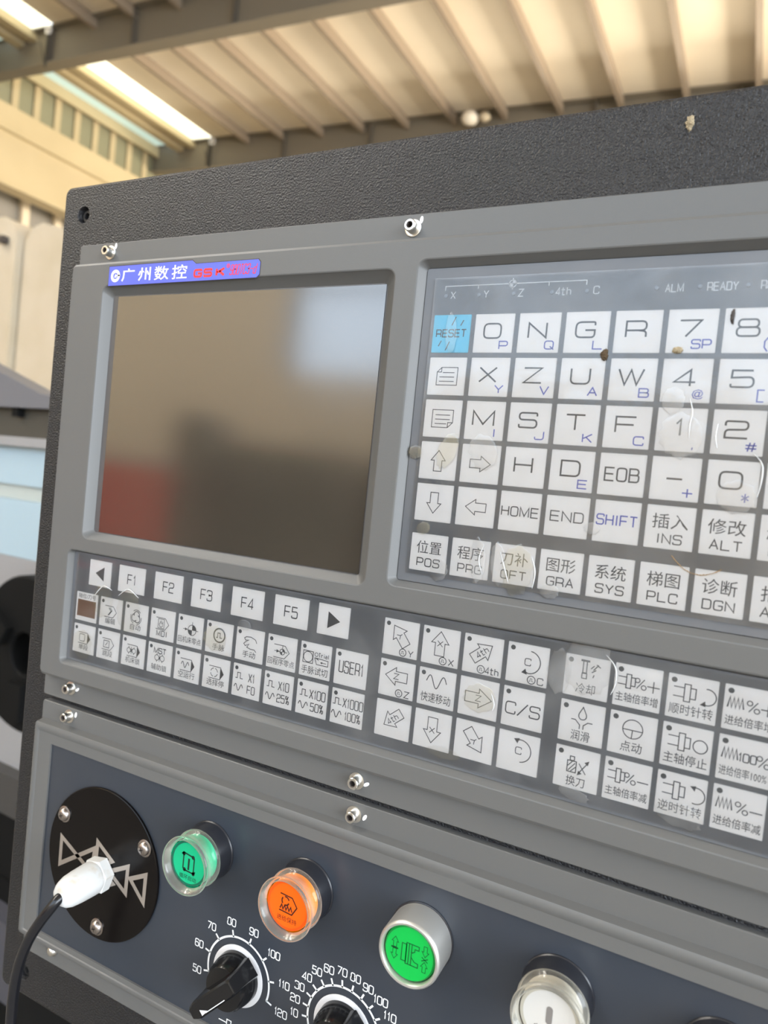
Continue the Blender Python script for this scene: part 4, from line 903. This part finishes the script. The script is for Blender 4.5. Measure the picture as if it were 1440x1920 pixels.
mb.loft([ring(8.2, 9.3), ring(8.6, 10.2), ring(8.6, 12), ring(8.3, 20), ring(7.8, 25), ring(6.8, 28), ring(5.2, 30), ring(3.2, 30.8)], False, True); mb.build('gland_body', NYLON, t, (0, 0, 0), 40)
path = [(-163.6, -303.8, 26), (-163.8, -305.0, 31), (-165.5, -309.2, 34.0), (-169.5, -316.5, 36.2), (-175, -327, 37.3), (-180, -340, 37.4), (-183.6, -356, 36.8), (-185, -377, 36), (-184.5, -420, 34), (-181, -490, 30), (-176, -640, 22)]
def catmull(P, k=6):
    V = [Vector(q) for q in P]; out = []
    for i in range(len(V) - 1):
        a, b, c, d = V[max(i - 1, 0)], V[i], V[i + 1], V[min(i + 2, len(V) - 1)]
        for j in range(k):
            s = j / k; out.append(tuple(.5 * ((2 * b) + (c - a) * s + (2 * a - 5 * b + 4 * c - d) * s * s + (3 * b - a - 3 * c + d) * s ** 3)))
    return out + [tuple(V[-1])]
mb = MB(O); mb.tube(catmull(path), 2.75, 18); mb.build('cord', CORD, t, (0, 0, 0), 60)

# ------------------------------------------------------------------ clear protective films and specks of dirt
def film_mat(name, haze):
    m = bpy.data.materials.new(name); m.use_nodes = True; Nn = m.node_tree.nodes; L = m.node_tree.links; Nn.remove(Nn['Principled BSDF'])
    out = Nn['Material Output']; tr = Nn.new('ShaderNodeBsdfTransparent'); gl = Nn.new('ShaderNodeBsdfGlossy'); df = Nn.new('ShaderNodeBsdfDiffuse')
    gl.inputs['Roughness'].default_value = .12; df.inputs['Color'].default_value = (.85, .85, .85, 1)
    fr = Nn.new('ShaderNodeFresnel'); fr.inputs['IOR'].default_value = 1.6
    tc = Nn.new('ShaderNodeTexCoord'); nz = Nn.new('ShaderNodeTexNoise'); nz.inputs['Scale'].default_value = 45; nz.inputs['Detail'].default_value = 4
    L.new(tc.outputs['Object'], nz.inputs['Vector']); bp_ = Nn.new('ShaderNodeBump'); bp_.inputs['Strength'].default_value = .25; bp_.inputs['Distance'].default_value = .002
    L.new(nz.outputs[0], bp_.inputs['Height']); L.new(bp_.outputs[0], gl.inputs['Normal'])
    mr = Nn.new('ShaderNodeMapRange'); mr.inputs['From Min'].default_value = .45; mr.inputs['From Max'].default_value = .75; mr.inputs['To Min'].default_value = haze * .3; mr.inputs['To Max'].default_value = haze * 1.6
    L.new(nz.outputs[0], mr.inputs[0])
    a = Nn.new('ShaderNodeMixShader'); b = Nn.new('ShaderNodeMixShader')
    L.new(mr.outputs[0], a.inputs[0]); L.new(tr.outputs[0], a.inputs[1]); L.new(df.outputs[0], a.inputs[2])
    L.new(fr.outputs[0], b.inputs[0]); L.new(a.outputs[0], b.inputs[1]); L.new(gl.outputs[0], b.inputs[2]); L.new(b.outputs[0], out.inputs['Surface'])
    return m
FILM = film_mat('film_clear', .05); BUB = film_mat('film_bubble', .13); STAIN = film_mat('film_yellowed', .11)
for nd in STAIN.node_tree.nodes:
    if nd.type == 'BSDF_DIFFUSE': nd.inputs['Color'].default_value = (.80, .72, .46, 1)
def film(label, u0, v0, u1, v1, n, bubbles, wr):
    O = (u0, v0, n); t = thing('protective_film', W(*O), label, 'plastic film', 'clear films over the keys')
    mb = MB(O); nx, ny = 60, 44; ids = [[mb.p(u0 + (u1 - u0) * i / nx, v0 + (v1 - v0) * j / ny, n + .16 * noise.noise(Vector((i * .23, j * .27, n)))) for i in range(nx + 1)] for j in range(ny + 1)]
    for j in range(ny):
        for i in range(nx): mb.face((ids[j][i], ids[j][i + 1], ids[j + 1][i + 1], ids[j + 1][i]))
    sh = mb.build('sheet', FILM, t, (0, 0, 0), 60)
    for cu, cv, a, b, rot, m_ in bubbles:     # blistered spots of the film, each a low dome with a rim
        mb = MB(O); T = xf(rot, cu, cv); loops = []
        for f, h in ((1.0, .18), (.97, .27), (.9, .31), (.7, .33), (.35, .335), (.02, .34)):
            loops.append([(*T(x * f * a * (1 + .10 * math.sin(3 * i + cu)), y * f * b * (1 + .08 * math.cos(2 * i))), n + h) for i, (x, y) in enumerate(circle(0, 0, 1, 26))])
        mb.loft(loops); mb.build('blister', m_, sh, (0, 0, 0), 60)
    for P in wr:                              # raised creases catching the light
        mb = MB(O); C_ = catmull([(a, b, n + .35) for a, b in P], 6); mb.tube(C_, [.08 + .26 * math.sin(math.pi * i / (len(C_) - 1)) for i in range(len(C_))], 8); mb.build('crease', mat('film_crease', (.9, .9, .9), .12, trans=.5), sh, (0, 0, 0), 60)
film('clear film stretched over the upper letter and number keys', -1.2, -113.5, 150, 15.8, .55,
     [(8.6, -8, 2.6, 9, 4, STAIN), (12.5, -58.5, 8, 4.2, 70, STAIN), (-2.4, -60, 3.4, 3.0, 10, STAIN), (28.5, -58, 6.0, 7.5, 20, BUB), (104, -47, 7.4, 8.5, 10, BUB), (124.6, -68, 6.5, 6.0, 0, BUB), (100, -34, 4.0, 5, 0, BUB),
      (5, -93, 3.4, 2.6, 20, STAIN), (31, -103.5, 3.4, 9.5, 5, BUB), (48, -105.5, 6.4, 10.5, 0, STAIN), (40, -104, 3.2, 9, 8, BUB), (75.8, -85, 3, 2.4, 0, BUB), (14, -110, 4, 5, 0, BUB), (62, -112, 4, 3, 0, BUB)],
     [[(105.6, -33), (107.0, -38), (106.6, -43), (106.8, -48)], [(128.5, -52), (131.5, -56), (131.8, -62), (131.0, -68)], [(33.2, -97), (31.6, -103), (33.4, -109)], [(40.4, -99), (42.8, -105), (45.0, -111)], [(53.6, -99), (55.6, -105), (55.2, -112)], [(116, -42), (115.6, -47), (116.6, -51)]])
film('clear film over the lower function, axis and spindle keys', -206.5, -192.5, 150, -131.8, .55,
     [(-183.5, -156, 7.6, 9.0, 0, STAIN), (-164.0, -158, 8.4, 12, 0, STAIN), (-85.4, -152, 4, 2.6, 0, BUB), (-197, -183, 8, 8, 0, STAIN), (-103, -162, 7, 6.4, 0, STAIN), (80, -139, 9.6, 11, 0, BUB), (69.4, -143, 4.6, 9, 0, BUB), (24.6, -188, 7.6, 2.6, 0, STAIN), (38, -161, 7, 6, 10, STAIN), (80, -190, 6, 2.4, -10, BUB), (118, -187, 8.5, 4.5, -8, BUB)],
     [[(86.4, -133), (90.2, -137), (91.0, -143), (89.6, -148)], [(43.0, -158), (44.6, -162), (44.2, -165)], [(-190.5, -154), (-184, -147.6), (-177, -149)], [(-172, -151), (-165, -146.5), (-157, -150)]])
def speck(u, v, n, s, m_, label, st=(1, 1)):
    O = (u, v, n); bm = bmesh.new(); bmesh.ops.create_icosphere(bm, subdivisions=5, radius=1)
    for q in bm.verts:
        k = 1 + .45 * noise.noise(q.co * 1.7 + Vector((u, v, 0))) + .2 * noise.noise(q.co * 4 + Vector((v, u, 0))); q.co = Vector((q.co.x * st[0], q.co.y * .45, q.co.z * st[1])) * k * (1 + .25 * noise.noise(q.co * 9)) * s / 1000
    me = bpy.data.meshes.new('mud_speck'); bm.to_mesh(me); bm.free(); me.materials.append(m_)
    for p in me.polygons: p.use_smooth = True
    o = bpy.data.objects.new('mud_speck', me); COL.objects.link(o); o.location = W(*O); tag(o, label, 'dirt', 'specks of dirt on the panel')
speck(73.5, -17.4, .75, 1.5, MUD, 'dark brown speck of dirt between the G and U keys', (.8, 1.3))
speck(99.6, -15.4, .75, 1.4, MUDL, 'pale brown speck of dirt at the foot of the 7 key', (1.2, .8))
speck(116.7, -3.0, .75, 1.2, SOCK, 'thin dark speck of dirt beside the 8 on its key', (.55, 1.9))
speck(94.4, 72.6, -5.9, 1.7, MUDL, 'tan mud splash on the black cabinet top edge', (.8, 1.4))
def rim(pts, label):
    O = (pts[0][0], pts[0][1], .8); mb = MB(O); C_ = catmull([(a, b, .9) for a, b in pts], 8)
    mb.tube([(a + .18 * noise.noise(Vector((i * .9, 0, 0))), b + .3 * noise.noise(Vector((0, i * .8, 1))), c) for i, (a, b, c) in enumerate(C_)], [.12 + .26 * abs(noise.noise(Vector((i * .5, 2, 0)))) for i in range(len(C_))], 7)
    o = mb.build('mud_streak', mat('brown_streak', (.30, .19, .09), .8)); o.location = W(*O); tag(o, label, 'dirt', 'specks of dirt on the panel')
rim([(105.4, -91.6), (107.6, -94.0), (111, -96.6), (115.4, -97.6), (119.4, -96.6), (122.6, -94.6)], 'curved brown dirt streak across the top of the DGN key')
